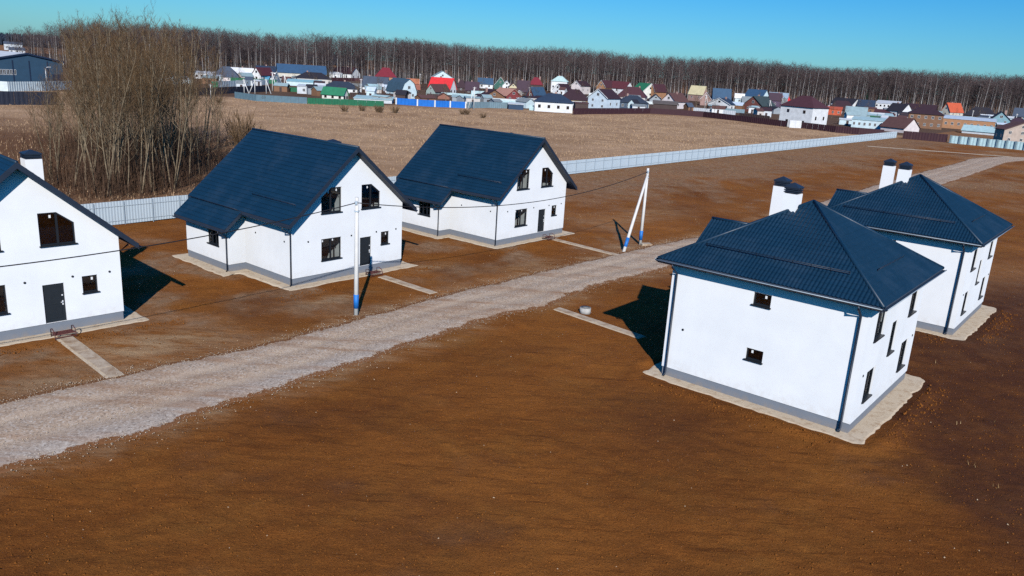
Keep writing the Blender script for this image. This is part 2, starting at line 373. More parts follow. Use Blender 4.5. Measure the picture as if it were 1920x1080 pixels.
# ------------------------------------------------------------------ layout of the plots
HOUSES_G = [(-28.17, 34.94, 46.8), (-14.6, 50.48, 50.27), (-1.59, 66.42, 50.74)]
HOUSES_H = [(8.02, 38.66, -38.83), (20.98, 54.54, -38.96)]
GW, GP, GD1, GD, GXR, GS, GHR = 9.58, 1.3, 5.62, 11.36, 4.92, .86, 8.81
HW, HD, HE, HA, HO = 9.56, 9.63, 6.19, 9.37, .59
PL = .53   # plinth height
ROAD_A = np.array((-19.6, 28.2)); ROAD_DIR = np.array((119.0+19.6, 201.0-28.2)); ROAD_LEN = float(np.hypot(*ROAD_DIR)); ROAD_DIR = ROAD_DIR/ROAD_LEN
ROAD_N = np.array((-ROAD_DIR[1], ROAD_DIR[0]))
_rt = np.array([-60, 0, 4, 10, 18, 26, 33, 40, 48, 56, 64, 75, 100, 130, 160, 200, 222, 245])
def road_edges():
    """centre offset and half width along the road, from the edges seen in the picture"""
    L = [(-21.3,31.1),(-17.6,35.1),(-13.4,39.1),(-8.6,45.6),(-5.7,49.6),(.1,56.4),(6.7,64.1),(12.5,71),(17.8,76.1),(25.7,86.4),(40.3,105.4),(60.5,132.4),(79.4,156.9),(95.3,176.6),(119.8,209.3)]
    Rr = [(-17.8,25.1),(-14.8,27.8),(-12.2,31.4),(-10.4,33.4),(-6,39.5),(-2.8,43.9),(-.2,47),(2,48.9),(6,55.0),(11.4,60.6),(17,68),(71.5,134),(86.1,152.1),(117.3,192.4)]
    def st(P):
        P = np.array(P)-ROAD_A; s = P@ROAD_DIR; o = P@ROAD_N; i = np.argsort(s); return s[i], o[i]
    return st(L), st(Rr)
(_ls, _lo), (_rs, _ro) = road_edges()
def road_lr(t):
    return np.interp(t, _ls, _lo), np.interp(t, _rs, _ro)
def road_dist(x, y):
    dx = x-ROAD_A[0]; dy = y-ROAD_A[1]
    t = dx*ROAD_DIR[0]+dy*ROAD_DIR[1]; o = dx*ROAD_N[0]+dy*ROAD_N[1]
    l, r = road_lr(t); d = np.maximum(o-l, r-o)      # negative inside
    return np.where(t < ROAD_LEN+25, d, np.hypot(t-ROAD_LEN-25, np.maximum(d, 0)))
def to_local(x, y, h):
    a = R(h[2]); dx = x-h[0]; dy = y-h[1]
    return dx*math.cos(a)+dy*math.sin(a), -dx*math.sin(a)+dy*math.cos(a)
def rect_dist(lx, ly, x0, y0, x1, y1):
    dx = np.maximum(np.maximum(x0-lx, lx-x1), 0); dy = np.maximum(np.maximum(y0-ly, ly-y1), 0)
    ins = np.minimum(np.minimum(lx-x0, x1-lx), np.minimum(ly-y0, y1-ly))
    return np.where((dx == 0) & (dy == 0), -ins, np.hypot(dx, dy))
def house_dist(x, y):
    d = np.full(np.shape(x), 1e3)
    for h in HOUSES_G:
        lx, ly = to_local(x, y, h); d = np.minimum(d, rect_dist(lx, ly, -GP, 0, GW, GD))
    for h in HOUSES_H:
        lx, ly = to_local(x, y, h); d = np.minimum(d, rect_dist(lx, ly, 0, 0, HW, HD))
    return d
FENCE_A = np.array((-66.0, 25.1)); FENCE_B = np.array((120.1, 259.5))
FENCE_DIR = (FENCE_B-FENCE_A)/np.hypot(*(FENCE_B-FENCE_A)); FENCE_N = np.array((-FENCE_DIR[1], FENCE_DIR[0]))
PATHS = [((-23.25, 38.75), (-18.1, 34.0), .6), ((-9.3, 54.4), (-5.2, 51.0), .5), ((3.3, 71.0), (9.1, 65.6), .45), ((3.0, 49.2), (7.9, 44.4), .5)]
def path_dist(x, y):
    d = np.full(np.shape(x), 1e3)
    for a, b_, w_ in PATHS:
        a = np.array(a); u = np.array(b_)-a; L = np.hypot(*u); u = u/L
        s = np.clip((x-a[0])*u[0]+(y-a[1])*u[1], 0, L)
        d = np.minimum(d, np.hypot(x-a[0]-u[0]*s, y-a[1]-u[1]*s)-w_/2)
    return d
def relief(x, y):
    """height of the bare ground"""
    near = 1-sst(70, 150, np.hypot(x-5, y-40))
    a = R(-38.9); u = x*math.cos(a)+y*math.sin(a); v_ = -x*math.sin(a)+y*math.cos(a)
    z = .16*fbm(x*.22, y*.22, 3, 4) + .085*fbm(x*1.5, y*1.5, 9, 3) + .06*fbm(u*.16, v_*1.6, 21, 4)*(1-sst(30, 46, y))
    z = z + .085*fbm(x*3.2, y*3.2, 31, 2)*(1-sst(45, 75, y))
    rd = road_dist(x, y); hd = house_dist(x, y); pd = path_dist(x, y)
    flat = sst(.1, 1.4, rd)*sst(.95, 2.0, hd)*sst(.1, .7, pd)
    z = z*flat*near
    # ridge of lumps thrown up along the aprons of the hipped houses
    for h in HOUSES_H:
        lx, ly = to_local(x, y, h); d = rect_dist(lx, ly, 0, 0, HW, HD)
        z = z + np.where(d > 1.0, 1, 0)*np.exp(-((d-1.45)/.42)**2)*(.06+.34*np.abs(fbm(x*2.2, y*2.2, 55, 3)))*sst(.5, 2, rd)
    sink = np.where((rd < -.35) | (hd < .40), -.05, 0.0)
    return np.where(sink < 0, sink, z)

# ------------------------------------------------------------------ ground
def build_ground():
    def axis(lo, hi, step_in, far0, far1, nf):
        inner = np.arange(lo, hi, step_in)
        a = far0+(lo-far0)*(1-np.geomspace(1, .002, nf)); bb = hi+(far1-hi)*np.geomspace(.002, 1, nf)
        return np.concatenate([a[a < lo-step_in], inner, bb])
    xs = np.concatenate([-3500+(3500-60)*(1-np.geomspace(1, .004, 22)), np.arange(-60, -26, .7), np.arange(-26, 36, .2), np.arange(36, 140, 1.2), 140+3400*np.geomspace(.004, 1, 22)])
    ys = [12.0]; st = .13
    while ys[-1] < 270:
        ys.append(ys[-1]+st); st = .13 if ys[-1] < 30 else .13+(ys[-1]-30)*.012
    ys = np.concatenate([[-300, -60, 0, 8], np.array(ys), 275+3600*np.geomspace(.005, 1, 20)])
    X, Y = np.meshgrid(xs, ys); Z = relief(X, Y)
    Z = np.where(Y < 9, 0, Z)
    nx, ny = len(xs), len(ys)
    i = np.arange(nx*ny).reshape(ny, nx)
    F = np.stack([i[:-1, :-1], i[:-1, 1:], i[1:, 1:], i[1:, :-1]], -1).reshape(-1, 4)
    V = np.stack([X, Y, Z], -1).reshape(-1, 3)
    me = np_mesh('ground', V, F, MT['soil'], True)
    x, y = V[:, 0], V[:, 1]
    fd = -((x-FENCE_A[0])*FENCE_N[0]+(y-FENCE_A[1])*FENCE_N[1])       # distance on the plot side of the fence
    nz = fbm(x*.09, y*.09, 70, 4); nz2 = fbm(x*.35, y*.35, 77, 4)
    g = sst(-.06, .3, nz+.55*(1-sst(2, 24, fd))*sst(85, 125, y+.3*x)-.05)*.9*sst(78, 112, y+.3*x)
    g = np.maximum(g, sst(-.30, .12, nz2+.25-.55*sst(6, 26, fd))*sst(.3, 3, fd)*sst(70, 110, y+.3*x)*.85)
    g = np.maximum(g, sst(.10, .34, nz2+nz*.6)*.16*(1-sst(60, 100, y)))
    # tufts by the first house and the ochre patch of grass beyond the right-hand houses
    def spot(cx, cy, rx, ry, ang=0):
        a = R(ang); u = (x-cx)*math.cos(a)+(y-cy)*math.sin(a); v_ = -(x-cx)*math.sin(a)+(y-cy)*math.cos(a)
        return np.exp(-((u/rx)**2+(v_/ry)**2))
    g = np.maximum(g, .8*spot(-20, 33.5, 5, 2.2, 50)); g = np.maximum(g, .6*spot(30, 47.5, 6, 2, 40)); g = np.maximum(g, .5*spot(40, 62, 14, 6, 50))
    g = np.where(fd < -1, .5, g); g = np.where(y > 300, .7, g)
    d = np.clip(sst(14.5, 19, x+nz2*6-(y-22)*.03)*(1-sst(50, 62, y-.2*x)), 0, 1)*.95
    d = np.maximum(d, .6*spot(7.5, 33.0, 3.5, 4.5)); d = np.maximum(d, .5*spot(-9, 30, 5, 3, 30)*sst(-.2, .2, nz2)); d = np.maximum(d, .45*spot(-3, 24, 7, 2.5, -20)*sst(-.2, .2, nz2)); d = np.maximum(d, .6*spot(-15.5, 47, 2.5, 1.2, 35))
    s_ = .95*spot(-18.6, 38.2, 4.2, 2.6, 35); s_ = np.maximum(s_, .7*spot(-11.5, 48.2, 3, .8, 50)); s_ = np.maximum(s_, .6*spot(1.5, 60.5, 4, .9, 50)); s_ = np.maximum(s_, .55*spot(14, 86, 9, 2.5, 50)); s_ = np.maximum(s_, .5*spot(-21.5, 32.5, 2.5, 1.2, 50)); s_ = np.maximum(s_, .8*spot(-9.2, 44.6, 1.6, 1.1)); s_ = np.maximum(s_, .45*spot(3.5, 52, 3, 1.2, 50)); s_ = np.maximum(s_, .7*spot(-6.5, 57.5, 2.5, 1.0, 50))
    s_ = np.maximum(s_, .8*spot(10, 69, 2.6, 1.2, 50))
    rd = road_dist(x, y)
    s_ = np.maximum(s_, .62*np.exp(-(np.maximum(rd, 0)/1.1)**2)*sst(-.25, .2, fbm(x*.5, y*.5, 120, 4)))
    d = np.maximum(d, .55*spot(-16.5, 44.5, 4.5, 3, 45)*sst(-.25, .15, nz2)); d = np.maximum(d, .5*spot(-5, 58, 5, 2.5, 45)*sst(-.2, .2, nz2)); d = np.maximum(d, .30*sst(.12, .34, fbm(x*.17, y*.17, 150, 4)))
    g = np.maximum(g, 1.0*sst(-.04, .16, fbm(x*.28, y*.28, 140, 4))*np.exp(-(np.minimum(house_dist(x, y)-3, 9)/5.0)**2)*(((x-ROAD_A[0])*ROAD_N[0]+(y-ROAD_A[1])*ROAD_N[1]) > 2))
    att = me.attributes.new('zone', 'FLOAT_COLOR', 'POINT')
    att.data.foreach_set('color', np.stack([g, d, s_, np.ones_like(g)], -1).astype(np.float32).ravel())
    tag(link('ground', me), kind='structure')
build_ground()

def build_road():
    ts = np.concatenate([np.arange(-50, 60, .25), np.arange(60, 246, .8)]); us = np.linspace(0, 1, 40)
    T, U = np.meshgrid(ts, us, indexing='ij')
    l, r = road_lr(ts); jl = .55*fbm(ts*.5, ts*0+3, 5, 4)+.25*fbm(ts*2.2, ts*0, 6, 3); jr = .7*fbm(ts*.45, ts*0+9, 15, 4)+.35*fbm(ts*2.2, ts*0, 16, 3)
    l = l+jl; r = r+jr
    O = r[:, None]+(l-r)[:, None]*U
    bend = np.maximum(T-205, 0)**2*.009
    X = ROAD_A[0]+ROAD_DIR[0]*T+ROAD_N[0]*(O-bend); Y = ROAD_A[1]+ROAD_DIR[1]*T+ROAD_N[1]*(O-bend)
    edge = np.minimum(U, 1-U); w_ = (l-r)[:, None]
    dm = edge*w_                                                  # metres from the nearer edge
    Z = .012+.075*sst(0, 1.1, dm) - .045*np.exp(-(((U-.34)*w_)/.45)**2) - .045*np.exp(-(((U-.64)*w_)/.45)**2)
    Z = Z+(.05*fbm(X*1.1, Y*1.1, 40, 3)+.03*fbm(X*3.5, Y*3.5, 44, 2))*sst(.1, .8, dm); Z = np.where(dm < .02, -.04, np.maximum(Z, .004))
    ny, nx = T.shape; i = np.arange(nx*ny).reshape(ny, nx)
    F = np.stack([i[:-1, :-1], i[1:, :-1], i[1:, 1:], i[:-1, 1:]], -1).reshape(-1, 4)
    me = np_mesh('gravel_road', np.stack([X, Y, Z], -1).reshape(-1, 3), F[:, ::-1], MT['gravel'], True)
    rut = (np.exp(-(((U-.32)*w_)/.42)**2)+np.exp(-(((U-.66)*w_)/.42)**2)).ravel()*sst(-.35, .15, fbm(X*.35, Y*.35, 45, 4)).ravel(); e = (1-sst(.0, 1.3, dm)).ravel(); gy = (sst(20, -6, 0)*0+np.exp(-((U-.12)*w_/1.0)**2)*(1-sst(12, 30, T))).ravel()
    att = me.attributes.new('zone', 'FLOAT_COLOR', 'POINT')
    att.data.foreach_set('color', np.stack([e*.72, gy, rut, gy*0+1], -1).astype(np.float32).ravel())
    tag(link('gravel_road', me), kind='structure')
build_road()

def build_track():
    P = [(92, 214.5), (101, 212.5), (109, 211.2), (118, 209.5), (127, 207)]
    V = []; F = []
    n_ = 40
    for i in range(n_+1):
        t = i/n_*(len(P)-1); k = min(int(t), len(P)-2); f_ = t-k
        x = P[k][0]*(1-f_)+P[k+1][0]*f_; y = P[k][1]*(1-f_)+P[k+1][1]*f_; w_ = .8+.5*random.random()
        V += [(x, y-w_, .02), (x, y, .06), (x, y+w_, .02)]
        if i: b_ = 3*i; F += [(b_-3, b_, b_+1, b_-2), (b_-2, b_+1, b_+2, b_-1)]
    me = np_mesh('dirt_track', V, F, MT['sand']); tag(link('dirt_track', me), kind='structure')
build_track()

def build_field():
    ss = np.concatenate([np.arange(-120, 330, 2.2), np.arange(332, 700, 14)]); ts = np.concatenate([[.25], np.arange(1, 60, 1.5), np.arange(60, 760, 7)])
    Sx, T = np.meshgrid(ss, ts, indexing='ij')
    X = FENCE_A[0]+FENCE_DIR[0]*Sx+FENCE_N[0]*T; Y = FENCE_A[1]+FENCE_DIR[1]*Sx+FENCE_N[1]*T
    Z = .02+.22*(fbm(X*.05, Y*.05, 80, 3)+.2)*sst(0, 8, T)*(1-sst(200, 300, T))+.10*fbm(X*.5, Y*.5, 82, 2)*sst(0, 3, T)*(1-sst(200, 300, T))
    Z = np.maximum(Z, .02)
    ny, nx = Sx.shape; i = np.arange(nx*ny).reshape(ny, nx)
    F = np.stack([i[:-1, :-1], i[1:, :-1], i[1:, 1:], i[:-1, 1:]], -1).reshape(-1, 4)
    me = np_mesh('dry_field', np.stack([X, Y, Z], -1).reshape(-1, 3), F, MT['field'], True)
    x = X.ravel(); y = Y.ravel(); nz = fbm(x*.05, y*.05, 90, 4)
    red = np.clip((1-sst(-62, -44, x+nz*20-.12*(y-80)))*(1-sst(120, 168, y+nz*50))*.85, 0, 1)
    red = np.maximum(red, .95*np.exp(-(((x+49)/17)**2+((y-98)/34)**2)**2))                       # leaf litter under the thicket
    dark = sst(.0, 14, (y-(420+.12*x)))*.9
    dark = np.maximum(dark, sst(0, 8, y-np.interp(x, [-150,-90,-44,-20,20,55,95,120], [225,255,262,280,300,322,292,270])) * .8)
    att = me.attributes.new('zone', 'FLOAT_COLOR', 'POINT')
    att.data.foreach_set('color', np.stack([red, dark, red*0, red*0+1], -1).astype(np.float32).ravel())
    tag(link('dry_field', me), kind='structure')
build_field()

# aprons of pale sand round the new houses
def apron(h, outline, name='sand_apron'):
    pts = []
    a = R(h[2])
    for i in range(len(outline)):
        p = Vector(outline[i]); q = Vector(outline[(i+1) % len(outline)]); L = (q-p).length; k = max(2, int(L/.35))
        nrm = Vector((q.y-p.y, -(q.x-p.x))).normalized()
        for j in range(k):
            c_ = p+(q-p)*(j/k); s_ = .14*(random.random()-.5)+.14*(vnoise(c_.x*.8, c_.y*.8, 5)-.5)
            pts.append(c_+nrm*float(s_))
    cx = sum(p.x for p in pts)/len(pts); cy = sum(p.y for p in pts)/len(pts)
    mb = MB()
    mb.fill([[(p.x, p.y) for p in pts]], lambda p: (p[0], p[1], .024))
    n_ = len(pts)
    out = [p+(p-Vector((cx, cy))).normalized()*.22 for p in pts]
    mb.add([(p.x, p.y, .024) for p in pts]+[(p.x, p.y, -.02) for p in out], [(i, i+n_, (i+1) % n_+n_, (i+1) % n_) for i in range(n_)])
    o = mb.build(name, MT['sand'], recalc=True, loc=(h[0], h[1], 0), rot=(0, 0, a)); tag(o, kind='structure')
for h in HOUSES_G:
    apron(h, [(-.65, -.68), (GW+.95, -.7), (GW+.9, GD+.7), (-GP-.75, GD+.75), (-GP-.8, GD1-.75), (-.72, GD1-.65)])
for h in HOUSES_H:
    apron(h, [(-.75, -.60), (HW+.72, -.66), (HW+.85, HD+.8), (-.85, HD+.8)])

for a, b_, w_ in PATHS:                       # slab paths from the road to the doors
    a = Vector(a); b_ = Vector(b_); L = (b_-a).length; u = (b_-a)/L; k = max(3, round(L/1.55)); nn = Vector((-u.y, u.x))
    e = empty('slab_path', (a.x, a.y, 0), math.atan2(u.y, u.x)); e['kind'] = 'structure'
    mb = MB(); mb.box((0, -w_/2-.14, -.06), (L, w_/2+.06, .022)); mb.build('sand_bed', MT['sand'], e)
    for i in range(k):
        mb = MB(); s0 = L*i/k+.03; s1 = L*(i+1)/k-.03; dz = random.uniform(-.008, .012); j = random.uniform(-.03, .03)
        mb.box((s0, -w_/2+j, -.03), (s1, w_/2+j, .055+dz)); mb.build('slab', MT['concrete'], e)

# ------------------------------------------------------------------ roof sheets pressed like tiles
def tile_sheet(origin, U, V, poly, mat, name, parent, spw=5, wave=.183, row=.35, amp=.022, step=.020, lift=.0):
    origin = Vector(origin); U = Vector(U).normalized(); V = Vector(V).normalized(); Nn = U.cross(V).normalized()
    P = [tuple(p) for p in poly]
    us = [p[0] for p in P]; u0, u1 = min(us), max(us)
    cu = np.unique(np.round(np.concatenate([np.arange(u0, u1, wave/spw), [u1], us]), 5))
    def rng_(u):
        lo, hi = 1e9, -1e9
        for i in range(len(P)):
            (a, b_), (c_, d) = P[i], P[(i+1) % len(P)]
            if min(a, c_)-1e-6 <= u <= max(a, c_)+1e-6:
                if abs(a-c_) < 1e-6: vs = (b_, d)
                else: vs = (b_+(d-b_)*(u-a)/(c_-a),)
                for v in vs: lo = min(lo, v); hi = max(hi, v)
        return lo, hi
    rg = np.array([rng_(u) for u in cu]); nr = int(math.ceil((rg[:, 1].max())/row))+1
    j0 = int(math.floor(rg[:, 0].min()/row))
    vs = []; fs = []
    h = amp*(.5+.5*np.cos(2*np.pi*cu/wave))**.6
    o = np.array(origin); Ua = np.array(U); Va = np.array(V); Na = np.array(Nn)
    idx = 0
    for j in range(j0, nr):
        a = np.clip(j*row, rg[:, 0], rg[:, 1]); b_ = np.clip((j+1)*row, rg[:, 0], rg[:, 1])
        ha = h+step*(1-(a-j*row)/row)+lift; hb = h+step*(1-(b_-j*row)/row)+lift
        A = o+cu[:, None]*Ua+a[:, None]*Va+ha[:, None]*Na; B = o+cu[:, None]*Ua+b_[:, None]*Va+hb[:, None]*Na
        C = o+cu[:, None]*Ua+a[:, None]*Va+(h+lift-.004)[:, None]*Na
        n_ = len(cu); vs.append(np.concatenate([A, B, A, C]))
        ok = (b_-a > 1e-4); k = np.nonzero(ok[:-1] | ok[1:])[0]
        fs.append(np.stack([idx+k, idx+k+1, idx+n_+k+1, idx+n_+k], -1))
        if j > j0:
            k2 = np.nonzero((ok[:-1] & ok[1:]))[0]
            fs.append(np.stack([idx+3*n_+k2, idx+3*n_+k2+1, idx+2*n_+k2+1, idx+2*n_+k2], -1))
        idx += 4*n_
    me = np_mesh(name, np.concatenate(vs), np.concatenate(fs), mat, True)
    return link(name, me, parent)

def window(parent, fn, nrm, outline, mull=(), mullh=(), depth=.13, fw=.07, sill=True, name='window', stickers=()):
    """fn maps facade 2d -> 3d on the wall plane, nrm is the outward normal; frame > pane, sill"""
    nrm = Vector(nrm); O = [Vector((p[0], p[1])) for p in outline]; n_ = len(O)
    c_ = sum(O, Vector((0, 0)))/n_
    xs = [p.x for p in O]; zs = [p.y for p in O]
    # inner ring: move every edge inwards by fw
    inn = []
    area = sum(O[i].x*O[(i+1) % n_].y-O[(i+1) % n_].x*O[i].y for i in range(n_)); sg = 1 if area > 0 else -1
    for i in range(n_):
        a = O[i-1]; b_ = O[i]; d = O[(i+1) % n_]
        e1 = (b_-a).normalized(); e2 = (d-b_).normalized(); n1 = Vector((-e1.y, e1.x))*sg; n2 = Vector((-e2.y, e2.x))*sg
        k = (n1+n2); k = k/(k.dot(n1)); inn.append(b_+k*fw)
    P3 = lambda p, d: Vector(fn((p[0], p[1])))-nrm*d
    mb = MB()
    for i in range(n_):
        j = (i+1) % n_
        q = [P3(O[i], depth-.05), P3(O[j], depth-.05), P3(inn[j], depth-.05), P3(inn[i], depth-.05), P3(inn[j], depth+.02), P3(inn[i], depth+.02)]
        mb.add(q, [(0, 1, 2, 3), (3, 2, 4, 5)])
    zmin, zmax = min(zs)+fw, max(zs)-fw; xmin, xmax = min(xs)+fw, max(xs)-fw
    def ztop(x):
        best = zmax
        for i in range(n_):
            a, b_ = inn[i], inn[(i+1) % n_]
            if min(a.x, b_.x)-1e-6 <= x <= max(a.x, b_.x)+1e-6 and abs(a.x-b_.x) > 1e-5:
                z = a.y+(b_.y-a.y)*(x-a.x)/(b_.x-a.x)
                if z > (zmin+zmax)/2: best = min(best, z)
        return best
    def slab(x0, z0, x1, z1):
        q = [P3(p, d) for d in (depth-.045, depth+.02) for p in ((x0, z0), (x1, z0), (x1, z1), (x0, z1))]
        mb.add(q, [(0,1,2,3),(7,6,5,4),(0,4,5,1),(1,5,6,2),(2,6,7,3),(3,7,4,0)])
    for x in mull: slab(x-.055, zmin, x+.055, ztop(x))
    for z in mullh: slab(xmin, z-.04, xmax, z+.04)
    fr = mb.build(name, MT['frame'], parent, recalc=False)
    g = MB(); g.add([P3(p, depth) for p in inn], [tuple(range(n_))]); g.build('pane', MT['glass'], fr)
    if sill:
        s_ = MB(); x0, x1, z0 = min(xs)-.05, max(xs)+.05, min(zs)
        q = [P3((x0, z0+.016), depth), P3((x1, z0+.016), depth), P3((x1, z0+.004), -.08), P3((x0, z0+.004), -.08),
             P3((x0, z0-.04), depth), P3((x1, z0-.04), depth), P3((x1, z0-.055), -.08), P3((x0, z0-.055), -.08)]
        s_.add(q, [(0,1,2,3),(3,2,6,7),(4,7,6,5),(0,3,7,4),(1,5,6,2)]); s_.build('sill', MT['frame'], fr)
    for (x, z) in stickers:
        k = MB(); q = [P3(p, depth-.012) for p in ((x, z), (x+.1, z), (x+.1, z+.15), (x, z+.15))]
        k.add(q, [(0, 1, 2, 3)]); k.build('sticker', MT['white_bit'], fr)
    return fr

def downpipe(parent, pts, r=.05, name='downpipe'):
    mb = MB(); mb.tube(pts, r, 8); return mb.build(name, MT['trim'], parent)

def gutter(parent, a, b_, out, name='gutter', bright=False):
    """half round gutter from a to b, `out` points away from the wall"""
    a = Vector(a); b_ = Vector(b_); out = Vector(out).normalized(); r = .075
    prof = [(out*(r*math.cos(t))+Vector((0, 0, r*math.sin(t)))) for t in np.linspace(math.pi, 2*math.pi, 8)]
    rim = [out*r+Vector((0, 0, .0)), out*(r+.014)+Vector((0, 0, .012)), out*(r+.016)+Vector((0, 0, -.01))]
    prof = prof+rim
    mb = MB(); n_ = len(prof)
    mb.add([a+p for p in prof]+[b_+p for p in prof], [(i, i+1, n_+i+1, n_+i) for i in range(n_-1)], True)
    mb.add([a+p for p in prof[:8]], [tuple(range(8))]); mb.add([b_+p for p in prof[:8]], [tuple(range(7, -1, -1))])
    g_ = mb.build(name, MT['trim'], parent)
    if bright: k = MB(); k.tube([a+out*(r+.012)+Vector((0, 0, .02)), b_+out*(r+.012)+Vector((0, 0, .02))], .021, 6); k.build('gutter_glint', MT['rim_glint'], g_)  # strip added along the rim, sun highlight painted as its pale colour
    return g_

def snow_guard(parent, a, b_, nrm, n_=6):
    a = Vector(a); b_ = Vector(b_); nrm = Vector(nrm).normalized(); mb = MB()
    for h in (.10, .19): mb.tube([a+nrm*h, b_+nrm*h], .016, 6)
    for i in range(n_+1):
        p = a+(b_-a)*(i/n_); p = p+(b_-a).normalized()*(.05 if i == 0 else -.05 if i == n_ else 0)
        mb.bar(p, p+nrm*.22, .035, .02)
    return mb.build('snow_guard', MT['trim'], parent)

def chimney(parent, cx, cy, z0, z1, wx=.85, wy=.85, cap=.5):
    mb = MB(); mb.box((cx-wx/2, cy-wy/2, z0), (cx+wx/2, cy+wy/2, z1)); c_ = mb.build('chimney', MT['plaster'], parent)
    k = MB(); e = .05                       # dark cap: louvred box under a hipped lid
    k.box((cx-wx/2+.06, cy-wy/2+.06, z1), (cx+wx/2-.06, cy+wy/2-.06, z1+cap*.5))
    for i in range(3):
        z = z1+.05+i*cap*.16
        k.box((cx-wx/2-.0, cy-wy/2-.0, z), (cx+wx/2+.0, cy+wy/2+.0, z+.045))
    zt = z1+cap*.52; o = .025
    k.add([(cx-wx/2-o, cy-wy/2-o, zt), (cx+wx/2+o, cy-wy/2-o, zt), (cx+wx/2+o, cy+wy/2+o, zt), (cx-wx/2-o, cy+wy/2+o, zt),
           (cx-wx/2-o, cy-wy/2-o, zt+.05), (cx+wx/2+o, cy-wy/2-o, zt+.05), (cx+wx/2+o, cy+wy/2+o, zt+.05), (cx-wx/2-o, cy+wy/2+o, zt+.05), (cx, cy, zt+cap*.48)],
          [(3, 2, 1, 0), (0, 1, 5, 4), (1, 2, 6, 5), (2, 3, 7, 6), (3, 0, 4, 7), (4, 5, 8), (5, 6, 8), (6, 7, 8), (7, 4, 8)])
    k.build('chimney_cap', MT['trim'], c_)
    f_ = MB(); f_.box((cx-wx/2-.05, cy-wy/2-.05, z0), (cx+wx/2+.05, cy+wy/2+.05, z0+.01)); return c_

def outlet(parent, p, nrm):
    p = Vector(p); nrm = Vector(nrm); mb = MB(); mb.tube([p-nrm*.02, p+nrm*.03], .06, 8); mb.build('wall_outlet', MT['frame'], parent)

